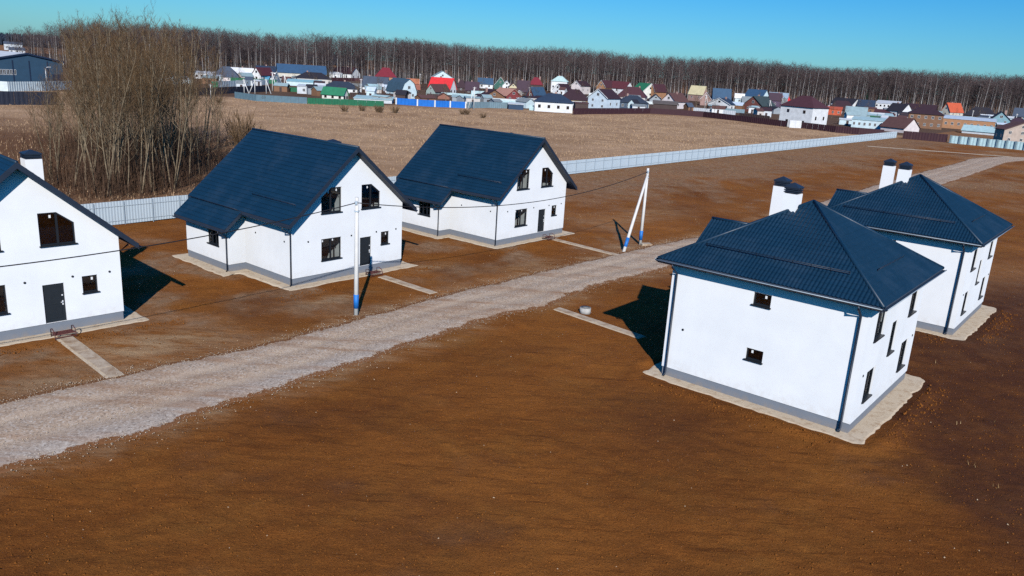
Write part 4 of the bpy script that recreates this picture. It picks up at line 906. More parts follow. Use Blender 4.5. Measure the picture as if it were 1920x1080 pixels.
# ------------------------------------------------------------------ village behind the field
VILLAGE = [
 ('long_shed', 'shed', 'long low white shed with a pale flat roof, left of the blue grey hipped roof', -156.0, 396.8, 16.7, 8.9, 7.0, 2.6, 0.78, 'f', 'white', 'palegrey', 4, 1),
 ('bungalow', 'house', 'bungalow with pinkish walls under a tall blue grey hipped roof', -142.2, 388.3, 13.0, 11.7, 9.3, 2.04, 4.59, 'h', 'pinkwhite', 'slate', 4, 1),
 ('country_house', 'house', 'pale house with a whitish roof behind the blue grey hipped bungalow', -154.4, 443.8, 17.3, 12.5, 9.9, 2.33, 2.91, 'e', 'teal', 'white', 3, 1),
 ('country_house', 'house', 'narrow white gable house with dark red roof beside bright blue shed', -129.8, 404.2, -14.2, 4.7, 11.9, 3.71, 3.18, 'g', 'white', 'darkred', 1, 2),
 ('two_storey_house', 'house', 'white two storey house with navy roof standing right at the forest edge on the left', -139.9, 444.4, 11.3, 11.7, 9.2, 4.37, 2.62, 'e', 'white', 'navy', 4, 1),
 ('small_shed', 'shed', 'tiny bright blue shed next to the dark red roofed white gable house', -127.5, 402.8, 9.8, 2.4, 2.4, 2.11, 0.53, 'f', 'cyan', 'cyan', 0, 0),
 ('steep_cottage', 'house', 'steep dark blue cottage with pale verge boards between concrete poles', -119.1, 391.2, 15.2, 4.1, 4, 1.28, 4.37, 'g', 'navywall', 'slate', 1, 1),
 ('small_shed', 'shed', 'small green hut at the left end of the white sheet fence', -118.9, 312.2, 28.4, 1.8, 1.8, 1.64, 0.62, 'f', 'green', 'green', 0, 0),
 ('large_house', 'house', 'wide cream house with a long blue roof and a front gable near the forest', -117.1, 427.8, 20.7, 24.4, 10, 5.05, 3.93, 'e', 'cream', 'blue', 5, 1),
 ('bungalow', 'house', 'beige bungalow with a dark hipped roof and a row of windows', -104.1, 402.0, 19.3, 16.4, 10, 3.43, 2.64, 'h', 'beige', 'charcoal', 7, 1),
 ('country_house', 'house', 'white house with dark maroon roof and pale blue gable near the forest', -114.8, 525.1, -19.7, 13.8, 10.9, 4.13, 3.78, 'e', 'white', 'darkmaroon', 2, 1),
 ('low_annex', 'shed', 'low white annex with flat roof in front of the maroon roofed house', -119.9, 518.2, 8.0, 7.5, 5.9, 3.05, 1.36, 'f', 'white', 'white', 1, 1),
 ('country_house', 'house', 'house with a broad crimson hipped roof close to the birch forest', -89.6, 526.1, 10.3, 13.1, 10, 3.51, 5.51, 'h', 'orangewood', 'crimson', 3, 1),
 ('country_house', 'house', 'white house with dark slate roof left of the pale blue gambrel house', -69.9, 383.8, -21.7, 13.1, 2.8, 2.52, 3.78, 'e', 'white', 'slate', 3, 1),
 ('long_shed', 'shed', 'long low shed with a light cyan roof in the left part of the village', -103.4, 382.3, 11.1, 15.3, 10, 2.01, 0.75, 'f', 'palecyan', 'cyanroof', 0, 0),
 ('storage_shed', 'shed', 'pale grey storage shed left of the green roofed cottage', -81.4, 311.1, 8.8, 9.8, 7.8, 2.87, 0.41, 'f', 'palegrey', 'palegrey', 2, 1),
 ('bungalow', 'house', 'white bungalow with wide dark blue hipped roof behind the green roofed cottage', -76.7, 340.3, 5.6, 14.8, 10, 2.01, 2.46, 'h', 'white', 'charcoalblue', 5, 1),
 ('cottage', 'cottage', 'small ivory cottage with bright green roof behind the green fence', -64.5, 277.3, -18.9, 8.4, 3.1, 2.38, 2.01, 'e', 'ivory', 'green', 3, 1),
 ('long_shed', 'shed', 'long shed with pale teal roof behind the green sheet fence', -51.6, 280.3, 5.3, 12.8, 10, 1.29, 0.55, 'f', 'palegrey', 'paleteal', 0, 0),
 ('gambrel_house', 'house', 'pale blue gambrel house with dark slate blue roof behind the blue fence', -48.8, 323.6, 40.6, 7.0, 11.4, 2.77, 4.9, 'm', 'palecyan', 'slateblue', 2, 2),
 ('small_house', 'house', 'small house with an orange roof right of the pale blue gambrel house', -65.1, 475.4, 15.5, 6.9, 5.5, 1.87, 2.49, 'e', 'orangewood', 'orange', 1, 1),
 ('small_shed', 'shed', 'small shed with rusty roof below the orange roofed house', -52.8, 397.8, 13.5, 3.1, 3, 1.57, 1.83, 'e', 'darkbrown', 'rust', 1, 1),
 ('country_house', 'house', 'white house with a bright scarlet red roof in the middle of the village', -39.7, 395.1, -26.3, 12.2, 5.8, 2.85, 4.67, 'e', 'white', 'red', 2, 1),
 ('country_house', 'house', 'pale blue gabled house rising behind the scarlet red roof', -53.4, 526.1, 11.3, 13.8, 10, 5.05, 4.13, 'g2', 'palecyan', 'greyteal', 3, 1),
 ('cottage', 'cottage', 'grey green gabled cottage with brown roof below the scarlet roofed house', -38.9, 369.1, -26.0, 4.9, 12.6, 2.18, 2.91, 'g', 'greygreen', 'brown', 1, 1),
 ('small_shed', 'shed', 'low orange brown gabled shed right above the blue fence', -33.3, 336.4, 11.1, 4.9, 3, 1.33, 1.33, 'g', 'brickred', 'brown', 0, 0),
 ('country_house', 'house', 'house with dark maroon roof right of the scarlet roofed house', -34.3, 444.9, -1.1, 5.8, 4.6, 2.04, 3.79, 'h', 'darkbrown', 'darkmaroon', 1, 1),
 ('country_house', 'house', 'house with a purple brown roof behind the leaning pole', -26.5, 416.0, 0.2, 6.5, 5.2, 2.18, 3.82, 'e', 'darkbrown', 'purplebrown', 2, 1),
 ('country_house', 'house', 'white house with steel blue roof near the middle of the forest edge', -25.2, 524.9, 5.0, 9.3, 7.4, 2.98, 3.44, 'e', 'white', 'steelblue', 2, 1),
 ('log_house', 'house', 'brown wooden gable house with dark roof beside the grey fence', -13.2, 332.4, 34.3, 10.8, 4.1, 2.4, 2.84, 'g', 'wood', 'darkmaroon', 2, 2),
 ('country_house', 'house', 'dark green gable house with white verge boards', -15.7, 524.3, 5.9, 7.6, 6.0, 2.87, 4.81, 'g', 'greenwall', 'darkgreen', 1, 1),
 ('cottage', 'cottage', 'small white gabled cottage right of the dark green gable house', -11.6, 523.6, 7.7, 5.5, 4.4, 2.78, 2.74, 'g', 'white', 'palegrey', 1, 1),
 ('cottage', 'cottage', 'narrow pale yellow cottage behind the salmon roofed red house', -6.8, 479.7, 7.7, 5.0, 4.0, 3.14, 2.2, 'g', 'yellow', 'brown', 1, 1),
 ('cottage', 'cottage', 'dark red cottage with salmon roof and two big white windows', -7.5, 352.5, 33.2, 7.4, 11.6, 2.78, 2.78, 'g', 'redwall', 'salmon', 2, 1),
 ('country_house', 'house', 'house with steep purple roof left of the crimson hipped roof', -0.4, 446.4, -7.4, 6.4, 5.1, 2.34, 5.27, 'e', 'darkbrown', 'purplebrown', 1, 1),
 ('country_house', 'house', 'house with small crimson hipped roof in the middle of the village', 7.3, 524.8, 1.1, 8.9, 7.1, 4.3, 4.47, 'h', 'darkbrown', 'crimson', 2, 1),
 ('a_frame_house', 'house', 'dark red steep A shaped house with blue roof behind the white bungalow', 5.4, 348.6, -32.9, 5.7, 9.8, 1.83, 5.04, 'g', 'darkred', 'steelblue', 1, 2),
 ('storage_container', 'container', 'dark blue storage container left of the white bungalow', -2.6, 288.7, 3.6, 5.3, 3, 1.9, 0.38, 'f', 'containerblue', 'palegrey', 0, 0),
 ('bungalow', 'bungalow', 'white bungalow with a navy hipped roof standing out in front of the field', 10.9, 291.1, -2.0, 13.4, 10, 3.65, 2.69, 'h', 'white', 'navy', 4, 1),
 ('two_storey_house', 'house', 'white two storey house with teal roof in front of the birches', 22.6, 525.1, -8.3, 10.0, 7.9, 7.3, 3.09, 'h', 'white', 'teal', 4, 1),
 ('country_house', 'house', 'white gabled house with dark maroon roof behind the navy roofed bungalow', 23.9, 511.7, -34.7, 7.1, 11.3, 2.68, 3.35, 'g', 'white', 'darkmaroon', 1, 1),
 ('bungalow', 'house', 'ochre yellow bungalow with broad maroon hipped roof', 22.3, 360.2, -4.0, 13.0, 10, 2.37, 4.26, 'h', 'ochre', 'darkmaroon', 3, 1),
 ('country_house', 'house', 'pinkish gabled house with maroon roof near the forest', 36.4, 527.7, -35.9, 7.3, 11.6, 5.42, 2.76, 'g', 'pinkwhite', 'darkmaroon', 1, 1),
 ('country_house', 'house', 'orange wooden gable house with long maroon roof near the forest', 53.3, 528.5, -37.8, 6.9, 14, 5.42, 4.15, 'g', 'orangewood', 'maroon', 1, 1),
 ('country_house', 'house', 'pale blue gabled house with dark maroon roof behind the brown fence', 33.0, 333.8, -37.6, 9.3, 9.8, 4.83, 3.29, 'g', 'paleblue', 'darkmaroon', 2, 2),
 ('country_house', 'house', 'white gabled house with dark red roof left of the green roofed house', 62.5, 528.3, -38.7, 12.2, 10.3, 5.29, 4.15, 'e', 'white', 'darkred', 1, 2),
 ('country_house', 'house', 'ivory gabled house with vivid green roof near the forest', 77.9, 529.3, 23.6, 10.6, 14, 4.85, 4.51, 'g', 'ivory', 'green', 1, 1),
 ('cottage', 'cottage', 'narrow orange cottage with maroon roof right of the green roofed house', 86.3, 527.8, -41.3, 4.1, 14, 5.03, 4.15, 'g', 'orangewood', 'maroon', 0, 0),
 ('bungalow', 'house', 'bungalow with maroon hipped roof behind the navy blue bungalow', 62.6, 471.0, -15.0, 16.0, 10, 2.16, 5.25, 'h', 'beige', 'maroon', 3, 1),
 ('bungalow', 'bungalow', 'dark blue bungalow with hipped roof and white framed windows', 47.4, 353.3, 0.2, 12.1, 9.5, 3.02, 2.79, 'h', 'navywall', 'charcoalblue', 5, 1),
 ('cottage', 'cottage', 'grey gabled veranda cottage right of the dark blue bungalow', 65.9, 409.0, -2.6, 5.9, 4.7, 3.22, 2.42, 'g', 'greywall', 'charcoal', 2, 1),
 ('country_house', 'house', 'pinkish white gabled house with brown roof behind the dark carport', 72.1, 388.4, -42.5, 7.8, 11.4, 3.57, 3.57, 'g', 'pinkwhite', 'brown', 1, 2),
 ('carport', 'carport', 'dark carport with grey brown roof in front of the pinkish white house', 62.1, 356.6, -9.0, 10.3, 8.2, 3.05, 1.17, 'e', 'darkbrown', 'greybrown', 0, 0),
 ('unfinished_house', 'house', 'unfinished house with pale yellow roof and raw brick walls', 111.8, 525.9, -44.0, 10.6, 5.2, 4.88, 4.82, 'e', 'brickpink', 'yellowroof', 2, 1),
 ('country_house', 'house', 'brick gabled house with maroon roof right of the yellow roofed one', 101.8, 455.2, -16.2, 6.0, 4.8, 3.58, 3.58, 'g', 'brickpink', 'maroon', 1, 1),
 ('country_house', 'house', 'house with a tall blue roof at the forest edge right of centre', 126.5, 523.9, -6.2, 11.0, 8.7, 2.74, 6.17, 'e', 'white', 'steelblue', 2, 1),
 ('bungalow', 'house', 'low white gabled bungalow with navy roof behind the brown fence', 98.9, 404.2, -45.7, 12.5, 6.9, 3.18, 2.65, 'g', 'white', 'navy', 3, 1),
 ('small_house', 'house', 'small whitish house left of the long blue roof', 138.1, 523.4, -13.5, 5.5, 4.4, 4.1, 2.4, 'e', 'palecyan', 'white', 1, 1),
 ('country_house', 'house', 'house with a long blue roof and pinkish gable near the forest', 150.3, 527.8, -47.9, 13.0, 9.0, 4.82, 4.84, 'e', 'palecyan', 'blue', 2, 1),
 ('cottage', 'cottage', 'cottage with grey roof behind the reddish wooden house', 123.4, 446.6, -8.6, 7.6, 6.1, 2.64, 3.81, 'e', 'white', 'greyroof', 2, 1),
 ('log_house', 'house', 'reddish wooden house with dark grey green roof and timbered gable', 117.7, 406.8, -48.1, 10.7, 11.9, 3.47, 4.27, 'g', 'redwood', 'darkgreengrey', 2, 2),
 ('country_house', 'house', 'purple walled house left of the big white block', 148.2, 482.0, -10.8, 6.9, 5.5, 5.05, 3.79, 'e', 'purplewall', 'purplebrown', 1, 1),
 ('small_house', 'house', 'small orange gabled house with red roof peeping over the white block', 167.8, 524.9, -49.7, 4.9, 6.4, 3.16, 3.44, 'g', 'orangewood', 'red', 1, 1),
 ('large_block_house', 'house', 'large white two storey block house with maroon hipped roof', 98.9, 286.7, -51.0, 12.7, 9.8, 7.37, 3.59, 'h', 'white', 'maroon', 2, 2),
 ('low_building', 'building', 'low grey building with light steel roof at the forest edge', 163.5, 525.5, -17.1, 11.7, 9.3, 5.3, 3.1, 'f', 'greywall', 'lightsteel', 2, 1),
 ('low_building', 'building', 'low orange red building just right of the white block house', 163.0, 428.6, -22.4, 8.4, 6.7, 3.09, 1.12, 'f', 'orangered', 'orangered', 3, 1),
 ('country_house', 'house', 'white house with charcoal roof behind the orange red building', 207.7, 527.6, -53.5, 15.5, 7.7, 4.55, 3.11, 'e', 'white', 'charcoal', 2, 1),
 ('country_house', 'house', 'dark house with maroon roof behind the orange red building', 176.9, 453.7, -19.5, 14.9, 10, 2.38, 4.76, 'h', 'darkbrown', 'darkmaroon', 3, 1),
 ('greenhouse', 'greenhouse', 'greenhouse with a large slanted teal grey roof', 159.7, 390.9, -23.5, 9.2, 7.3, 1.8, 4.11, 'e', 'white', 'greyteal', 4, 1),
 ('country_house', 'house', 'dark house with navy blue roof near the forest on the right', 217.9, 519.7, -28.8, 9.5, 7.6, 3.74, 3.74, 'e', 'navywall', 'navy', 3, 1),
 ('long_shed', 'shed', 'long pale teal shed left of the low brown roofed house', 132.8, 312.1, -26.6, 11.1, 8.8, 3.08, 0.82, 'f', 'palecyan', 'paleteal', 6, 1),
 ('storage_shed', 'shed', 'grey teal storage shed right of the greenhouse', 172.6, 395.7, -17.9, 13.0, 10, 2.34, 1.04, 'f', 'greyteal', 'paleteal', 0, 0),
 ('low_barn', 'barn', 'low barn with rounded maroon roof in front of the white townhouse', 201.7, 453.9, -32.2, 10.7, 8.5, 1.19, 2.68, 'e', 'darkred', 'maroon', 0, 0),
 ('townhouse', 'house', 'white townhouse with many small windows near the forest', 234.1, 525.5, -32.2, 13.8, 10, 5.86, 1.72, 'f', 'white', 'palegrey', 6, 2),
 ('country_house', 'house', 'white gabled house with charcoal roof left of the big log house', 208.3, 451.9, -56.7, 9.1, 9.9, 3.85, 3.85, 'e', 'white', 'charcoal', 1, 2),
 ('low_house', 'house', 'low pinkish house with large brown roof at the end of the long fence', 138.3, 297.1, -57.0, 9.2, 9.4, 1.96, 3.33, 'e', 'pinkwhite', 'brown', 0, 0),
 ('log_house', 'house', 'large two storey log house with dark roof', 168.5, 341.2, -24.0, 13.0, 10, 6.06, 2.69, 'h', 'wood', 'darkmaroon', 5, 2),
 ('country_house', 'house', 'white house with dark maroon roof behind the large log house', 255.8, 525.5, -29.9, 17.2, 10, 3.41, 3.44, 'e', 'white', 'darkmaroon', 2, 1),
 ('country_house', 'house', 'cream gabled house with vivid orange red roof', 277.0, 527.4, -59.7, 6.1, 14, 3.63, 5.18, 'g', 'cream', 'orangered', 1, 1),
 ('low_building', 'building', 'low building with light blue roof strip below the orange red roof', 231.6, 437.4, -27.3, 14.9, 10, 2.01, 1.15, 'f', 'paleblue', 'lightsteel', 0, 0),
 ('long_building', 'building', 'long low building with orange timber columns and blue white roof edge', 193.0, 354.7, -29.1, 22.2, 10, 4.2, 0.93, 'f', 'orangewood', 'bluewhite', 9, 1),
 ('country_house', 'house', 'dark house with charcoal hipped roof near the forest on the right', 274.8, 490.5, -32.1, 16.7, 10, 2.89, 4.82, 'h', 'darkbrown', 'charcoal', 2, 1),
 ('country_house', 'house', 'teal gabled house left of the beige house', 222.6, 380.7, -21.4, 7.8, 6.2, 4.5, 3.5, 'g', 'tealwall', 'charcoal', 2, 2),
 ('low_barn', 'barn', 'low barn with a wide pale teal roof left of the beige house', 181.1, 320.6, -34.9, 12.0, 9.5, 1.27, 1.9, 'e', 'palegrey', 'paleteal', 0, 0),
 ('brick_house', 'house', 'beige brick two storey gabled house at the right edge behind the pale fence', 165.1, 270.6, 0.6, 12.2, 5.3, 4.64, 2.5, 'g', 'beigebrick', 'brown', 3, 2),
 ('country_house', 'house', 'grey teal house with slate roof at the far right edge', 294.4, 479.9, -33.1, 10.7, 8.5, 4.4, 4.4, 'e', 'greyteal', 'slate', 2, 1),
 ('country_house', 'house', 'house with purple brown roof above the beige brick house', 232.1, 382.1, -36.6, 10.0, 8.0, 2.51, 3.01, 'h', 'darkbrown', 'purplebrown', 2, 1),
]

def village_window(parent, fn, nrm, cx, cz, w_, h_, mat):
    nrm = Vector(nrm); mb = MB(); f_ = .07
    P3 = lambda x, z, d: Vector(fn((x, z)))+nrm*d
    O = [(cx-w_/2, cz-h_/2), (cx+w_/2, cz-h_/2), (cx+w_/2, cz+h_/2), (cx-w_/2, cz+h_/2)]
    I = [(cx-w_/2+f_, cz-h_/2+f_), (cx+w_/2-f_, cz-h_/2+f_), (cx+w_/2-f_, cz+h_/2-f_), (cx-w_/2+f_, cz+h_/2-f_)]
    for i in range(4):
        j = (i+1) % 4
        mb.add([P3(*O[i], .05), P3(*O[j], .05), P3(*I[j], .05), P3(*I[i], .05), P3(*O[i], -.01), P3(*O[j], -.01)], [(0, 1, 2, 3), (4, 5, 1, 0)])
    mb.add([P3(cx-.04, cz-h_/2+f_, .045), P3(cx+.04, cz-h_/2+f_, .045), P3(cx+.04, cz+h_/2-f_, .045), P3(cx-.04, cz+h_/2-f_, .045)], [(0, 1, 2, 3)])
    w = mb.build('window', mat, parent)
    g = MB(); g.add([P3(*p, .015) for p in I], [(0, 1, 2, 3)]); g.build('pane', MT['darkglass'], w)
def village_house(row):
    nm, cat, lab, X, Y, yaw, W, D, hw, hr, form, wl, rf, nc, nr = row
    root = empty(nm, (X, Y, 0), R(yaw), lab, cat, 'houses and sheds of the village by the forest')
    wm, rm_ = vmat(wl), vmat(rf); hx, hy = W/2, D/2; ov = .4
    mb = MB(); rb = MB()
    def slabquad(q, t=.14):
        q = [Vector(p) for p in q]; n_ = len(q); dn = Vector((0, 0, -t))
        rb.add(q+[p+dn for p in q], [tuple(range(n_)), tuple(range(2*n_-1, n_-1, -1))]+[(i, i+n_, (i+1) % n_+n_, (i+1) % n_) for i in range(n_)])
    z0, z1, z2 = -.2, hw, hw+hr
    gable = None
    if form in ('g', 'g2'):
        gable = [(-hx, z0), (hx, z0), (hx, z1), (0, z2-.15), (-hx, z1)]
        mb.prism(gable, lambda p: (p[0], -hy, p[1]), lambda p: (p[0], hy, p[1]))
        s_ = hr/hx
        for sg in (-1, 1):
            slabquad([(sg*(hx+ov), -hy-ov, z1-ov*s_), (0, -hy-ov, z2), (0, hy+ov, z2), (sg*(hx+ov), hy+ov, z1-ov*s_)])
    elif form == 'e':
        mb.prism([(-hy, z0), (hy, z0), (hy, z1), (0, z2-.15), (-hy, z1)], lambda p: (-hx, p[0], p[1]), lambda p: (hx, p[0], p[1]))
        s_ = hr/hy
        for sg in (-1, 1):
            slabquad([(-hx-ov, sg*(hy+ov), z1-ov*s_), (-hx-ov, 0, z2), (hx+ov, 0, z2), (hx+ov, sg*(hy+ov), z1-ov*s_)])
    elif form == 'm':
        g = [(-hx, z0), (hx, z0), (hx, z1), (hx*.62, z1+hr*.66), (0, z2-.12), (-hx*.62, z1+hr*.66), (-hx, z1)]
        mb.prism(g, lambda p: (p[0], -hy, p[1]), lambda p: (p[0], hy, p[1]))
        for sg in (-1, 1):
            slabquad([(sg*(hx+.3), -hy-.3, z1-.25), (sg*hx*.64, -hy-.3, z1+hr*.68), (sg*hx*.64, hy+.3, z1+hr*.68), (sg*(hx+.3), hy+.3, z1-.25)])
            slabquad([(sg*hx*.64, -hy-.3, z1+hr*.68), (0, -hy-.3, z2), (0, hy+.3, z2), (sg*hx*.64, hy+.3, z1+hr*.68)])
    elif form == 'h':
        mb.box((-hx, -hy, z0), (hx, hy, z1)); rl_ = max(hx-hy*.9, hx*.12); ze = z1-.12
        c_ = [(-hx-ov, -hy-ov, ze), (hx+ov, -hy-ov, ze), (hx+ov, hy+ov, ze), (-hx-ov, hy+ov, ze)]; a, b_ = (-rl_, 0, z2), (rl_, 0, z2)
        lo = [(p[0], p[1], p[2]-.12) for p in c_]
        rb.add(c_+[a, b_]+lo, [(0, 1, 5, 4), (1, 2, 5), (2, 3, 4, 5), (3, 0, 4), (0, 6, 7, 1), (1, 7, 8, 2), (2, 8, 9, 3), (3, 9, 6, 0), (9, 8, 7, 6)])
    else:
        mb.box((-hx, -hy, z0), (hx, hy, z1)); slabquad([(-hx-.25, -hy-.25, z1+.1), (hx+.25, -hy-.25, z1+.1), (hx+.25, hy+.25, z2+.1), (-hx-.25, hy+.25, z2+.1)])
    mb.build('wall', wm, root, recalc=True)
    ro = rb.build('roof', rm_, root, recalc=True)
    tm = vmat('white') if (wl not in ('white', 'ivory')) else vmat('darkbrown')
    f0 = lambda p: (p[0], -hy, p[1])
    storeys = 2 if (hw > 4.2 and nr >= 2) else 1
    for s_ in range(storeys):
        zc = hw*( .52 if storeys == 1 else (.28, .76)[s_])
        if hw < 1.2: continue
        for i in range(nc):
            cx = -hx+W*(i+.5)/nc; ww = min(.95, W/nc*.42); wh_ = min(1.1, hw/storeys*.42)
            village_window(root, f0, (0, -1, 0), cx, zc, ww, wh_, tm)
    if form in ('g', 'g2', 'm') and hr > 1.8 and nc: village_window(root, f0, (0, -1, 0), 0, hw+hr*.33, min(1.2, W*.2), min(1.2, hr*.35), tm)
    if nc and hw > 2:
        fs_ = lambda p: (hx, p[0], p[1]); fl_ = lambda p: (-hx, p[0], p[1])
        for k in range(2):
            cy = (-.25+.5*k)*D
            village_window(root, fs_, (1, 0, 0), cy, hw*.5, .9, min(1.2, hw*.4), tm); village_window(root, fl_, (-1, 0, 0), cy, hw*.5, .9, min(1.2, hw*.4), tm)
    if nm in ('country_house', 'log_house', 'bungalow', 'two_storey_house') and random.random() < .6:
        cx = random.uniform(-.3, .3)*W; k = MB(); k.box((cx-.35, .2, hw), (cx+.35, .9, z2+.6)); k.build('chimney', vmat('brickpink'), ro)
    if form in ('g', 'm') and wl not in ('wood', 'darkbrown'):
        k = MB(); s_ = hr/hx
        if form == 'g':
            for sg in (-1, 1): k.prism([(sg*(hx+ov), z1-ov*s_-.22), (0, z2-.2), (0, z2+.04), (sg*(hx+ov), z1-ov*s_+.02)], lambda p: (p[0], -hy-ov-.06, p[1]), lambda p: (p[0], -hy-ov-.005, p[1]))
            k.build('verge_board', vmat('white') if rf in ('green', 'darkgreen', 'maroon', 'darkmaroon', 'slate', 'navy') else rm_, ro, recalc=True)
for row in VILLAGE: village_house(row)

SR = random.Random(77)
def clutter(i):
    x = SR.uniform(-150, 290); y0 = np.interp(x, [-150,-90,-44,-20,20,55,95,120,200,300], [310,300,268,290,300,335,310,300,345,430]); y = y0+8+abs(SR.gauss(0, 70))
    if y > np.interp(x, [-150, -90, 0, 300], [470, 520, 535, 545]) or np.hypot(x-11, y-291) < 14 or np.hypot(x-99, y-287) < 18: return
    w_, d, h = SR.uniform(2.5, 7), SR.uniform(2.5, 5), SR.uniform(1.9, 3.0); r_ = SR.uniform(.3, 1.6)
    if SR.random() < .35:
        fc = SR.choice(('fencewhite', 'fencegrey', 'maroon', 'fencegreen', 'palegrey', 'darkbrown', 'fencepale')); lb = 'low %s sheet fence section between the yards of the village' % dict(fencewhite='white', fencegrey='grey', fencegreen='deep green', palegrey='pale grey', darkbrown='dark brown', fencepale='pale teal').get(fc, fc)
        g = empty('yard_fence', (x, y, 0), SR.gauss(0, .5)-x/500, lb, 'fence', lb.replace('section', 'sections', 1))
        me = sheet_panel(2.6, SR.uniform(1.6, 2.1), 'panel', vmat(fc), 3, .05, 0)
        for k in range(SR.randint(4, 9)): link('panel', me, g, (k*2.62, 0, 0))
        return
    wc = SR.choice(('white', 'white', 'palegrey', 'wood', 'darkbrown', 'beige', 'palecyan', 'greywall')); rc_ = SR.choice(('palegrey', 'slate', 'charcoal', 'paleteal', 'brown', 'darkmaroon', 'greyroof', 'bluewhite', 'greyteal'))
    W_ = dict(palegrey='pale grey', wood='brown wooden', darkbrown='dark brown', palecyan='pale blue', greywall='grey', paleteal='pale teal', darkmaroon='dark maroon', greyroof='grey', bluewhite='bluish white', greyteal='grey teal', slate='slate blue')
    lb = 'small %s shed with %s roof tucked between the village houses' % (W_.get(wc, wc), W_.get(rc_, rc_))
    root = empty('yard_shed', (x, y, 0), SR.gauss(0, .5)-x/500, lb, 'shed', lb.replace('shed', 'sheds', 1))
    mb = MB(); mb.prism([(-d/2, -.2), (d/2, -.2), (d/2, h), (0, h+r_-.05), (-d/2, h)], lambda p: (-w_/2, p[0], p[1]), lambda p: (w_/2, p[0], p[1])); mb.build('wall', vmat(wc), root, recalc=True)
    mb = MB()
    for sg in (-1, 1): mb.prism([(sg*(d/2+.25), h-.25*2*r_/d), (0, h+r_), (0, h+r_+.12), (sg*(d/2+.25), h-.25*2*r_/d+.12)], lambda p: (-w_/2-.25, p[0], p[1]), lambda p: (w_/2+.25, p[0], p[1]))
    mb.build('roof', vmat(rc_), root, recalc=True)
    mb = MB(); mb.box((-.45, -d/2-.04, 0), (.45, -d/2-.004, 1.8)); mb.build('door', vmat('darkbrown'), root)
# warehouse at the left
def warehouse():
    root = empty('warehouse', (-156.0, 255, 0), R(54), 'large steel blue warehouse with pale roof at the left edge', 'warehouse')
    W, D, he, hr = 21, 36, 7.5, 2.1; hx = W/2
    wm = plain('warehouse_blue_sheet', (.028, .068, .115), .6, .1, .5); tr = plain('warehouse_dark_trim', (.008, .02, .05), .6, .1, 1)
    mb = MB(); mb.prism([(-hx, -.2), (hx, -.2), (hx, he), (0, he+hr), (-hx, he)], lambda p: (p[0], 0, p[1]), lambda p: (p[0], D, p[1])); mb.build('wall', wm, root, recalc=True)
    mb = MB()
    for sg in (-1, 1): mb.prism([(sg*(hx+.5), he-.08), (0, he+hr+.05), (0, he+hr+.25), (sg*(hx+.5), he+.12)], lambda p: (p[0], -.4, p[1]), lambda p: (p[0], D+.4, p[1]))
    ro = mb.build('roof', vmat('palegrey'), root, recalc=True)
    mb = MB()
    for sg in (-1, 1): mb.prism([(sg*(hx+.6), he-.3), (0, he+hr-.2), (0, he+hr+.32), (sg*(hx+.6), he+.2)], lambda p: (p[0], -.5, p[1]), lambda p: (p[0], -.41, p[1]))
    mb.build('verge_trim', tr, ro, recalc=True)
    for x in (-4.2, .6, 6): mb = MB(); mb.box((x-.18, -.06, 0), (x+.18, -.003, he)); mb.build('wall_trim', tr, root)
    for i in range(7):
        x = -hx+.8+i*.98; village_window(root, lambda p: (p[0], 0, p[1]), (0, -1, 0), x, 3.9, .8, 1.6, vmat('white'))
    mb = MB(); mb.box((7.2, -.08, 0), (10.6, -.01, 3.6)); mb.build('gate', tr, root)
warehouse()

# fences of the village
def run_fence(name, pts, h, c, label, plen=3.0, post=None, ribs=3):
    root = empty(name, (pts[0][0], pts[0][1], 0), 0, label, 'fence', 'sheet fences round the village plots')
    pm_ = vmat(c) if c in VC else MT[c]; po = vmat(post) if post else None
    me = None
    for (a, b_) in zip(pts[:-1], pts[1:]):
        a = Vector(a); b_ = Vector(b_); L = (b_-a).length; k = max(1, round(L/plen)); l = L/k; ang = math.atan2(b_.y-a.y, b_.x-a.x)
        me = sheet_panel(l-.03, h, 'panel', pm_, ribs, .05, .0)
        if po: q = MB(); q.box((-.22, -.30, -.1), (.22, .1, h+.1)); pmx = q.mesh('post', po)
        for i in range(k):
            p = a+(b_-a)*(i/k)-Vector(pts[0])
            link('panel', me, root, (p.x, p.y, 0), (0, 0, ang))
            if po: link('post', pmx, root, (p.x, p.y, 0), (0, 0, ang))
    if po: p = Vector(pts[-1])-Vector(pts[0]); link('post', pmx, root, (p.x, p.y, 0), (0, 0, ang))
VC.update(fencewhite=(.62,.68,.68), fencedark=(.010,.014,.030), fencegreyteal=(.10,.17,.21), fencegreen=(.008,.12,.055), fenceblue=(.006,.14,.52), fencegrey=(.17,.25,.29),
          fencebrown=(.040,.010,.016), fencepale=(.46,.62,.64), darkearth=(.022, .012, .016), fenceteal=(.50,.68,.70))
run_fence('sheet_fence', [(-150, 219.5), (-140.5, 220), (-137.8, 231.3), (-137.7, 247.8)], 2.7, 'fencewhite', 'white sheet fence in front of the steel blue warehouse', 2.4)
run_fence('sheet_fence', [(-124, 172), (-115, 176.6), (-107, 185)], 3.0, 'fencedark', 'nearly black sheet fence below the white warehouse fence', 3)
run_fence('sheet_fence', [(-120, 312.1), (-117.5, 350), (-116.8, 371.5)], 2.4, 'fencewhite', 'white sheet fence above the dark fence on the left of the village', 5)
run_fence('sheet_fence', [(-110, 240), (-103.1, 262), (-96.5, 308.8)], 2.3, 'fencedark', 'dark navy sheet fence left of the concrete poles', 5)
run_fence('sheet_fence', [(-90.9, 254.5), (-80.9, 245.2), (-66, 246.9)], 2.0, 'fencegreyteal', 'grey teal sheet fence at the field edge on the left', 2.5)
run_fence('sheet_fence', [(-65.9, 246.9), (-56.8, 251), (-43.9, 255.2)], 1.9, 'fencegreen', 'deep green sheet fence at the field edge', 2.5)
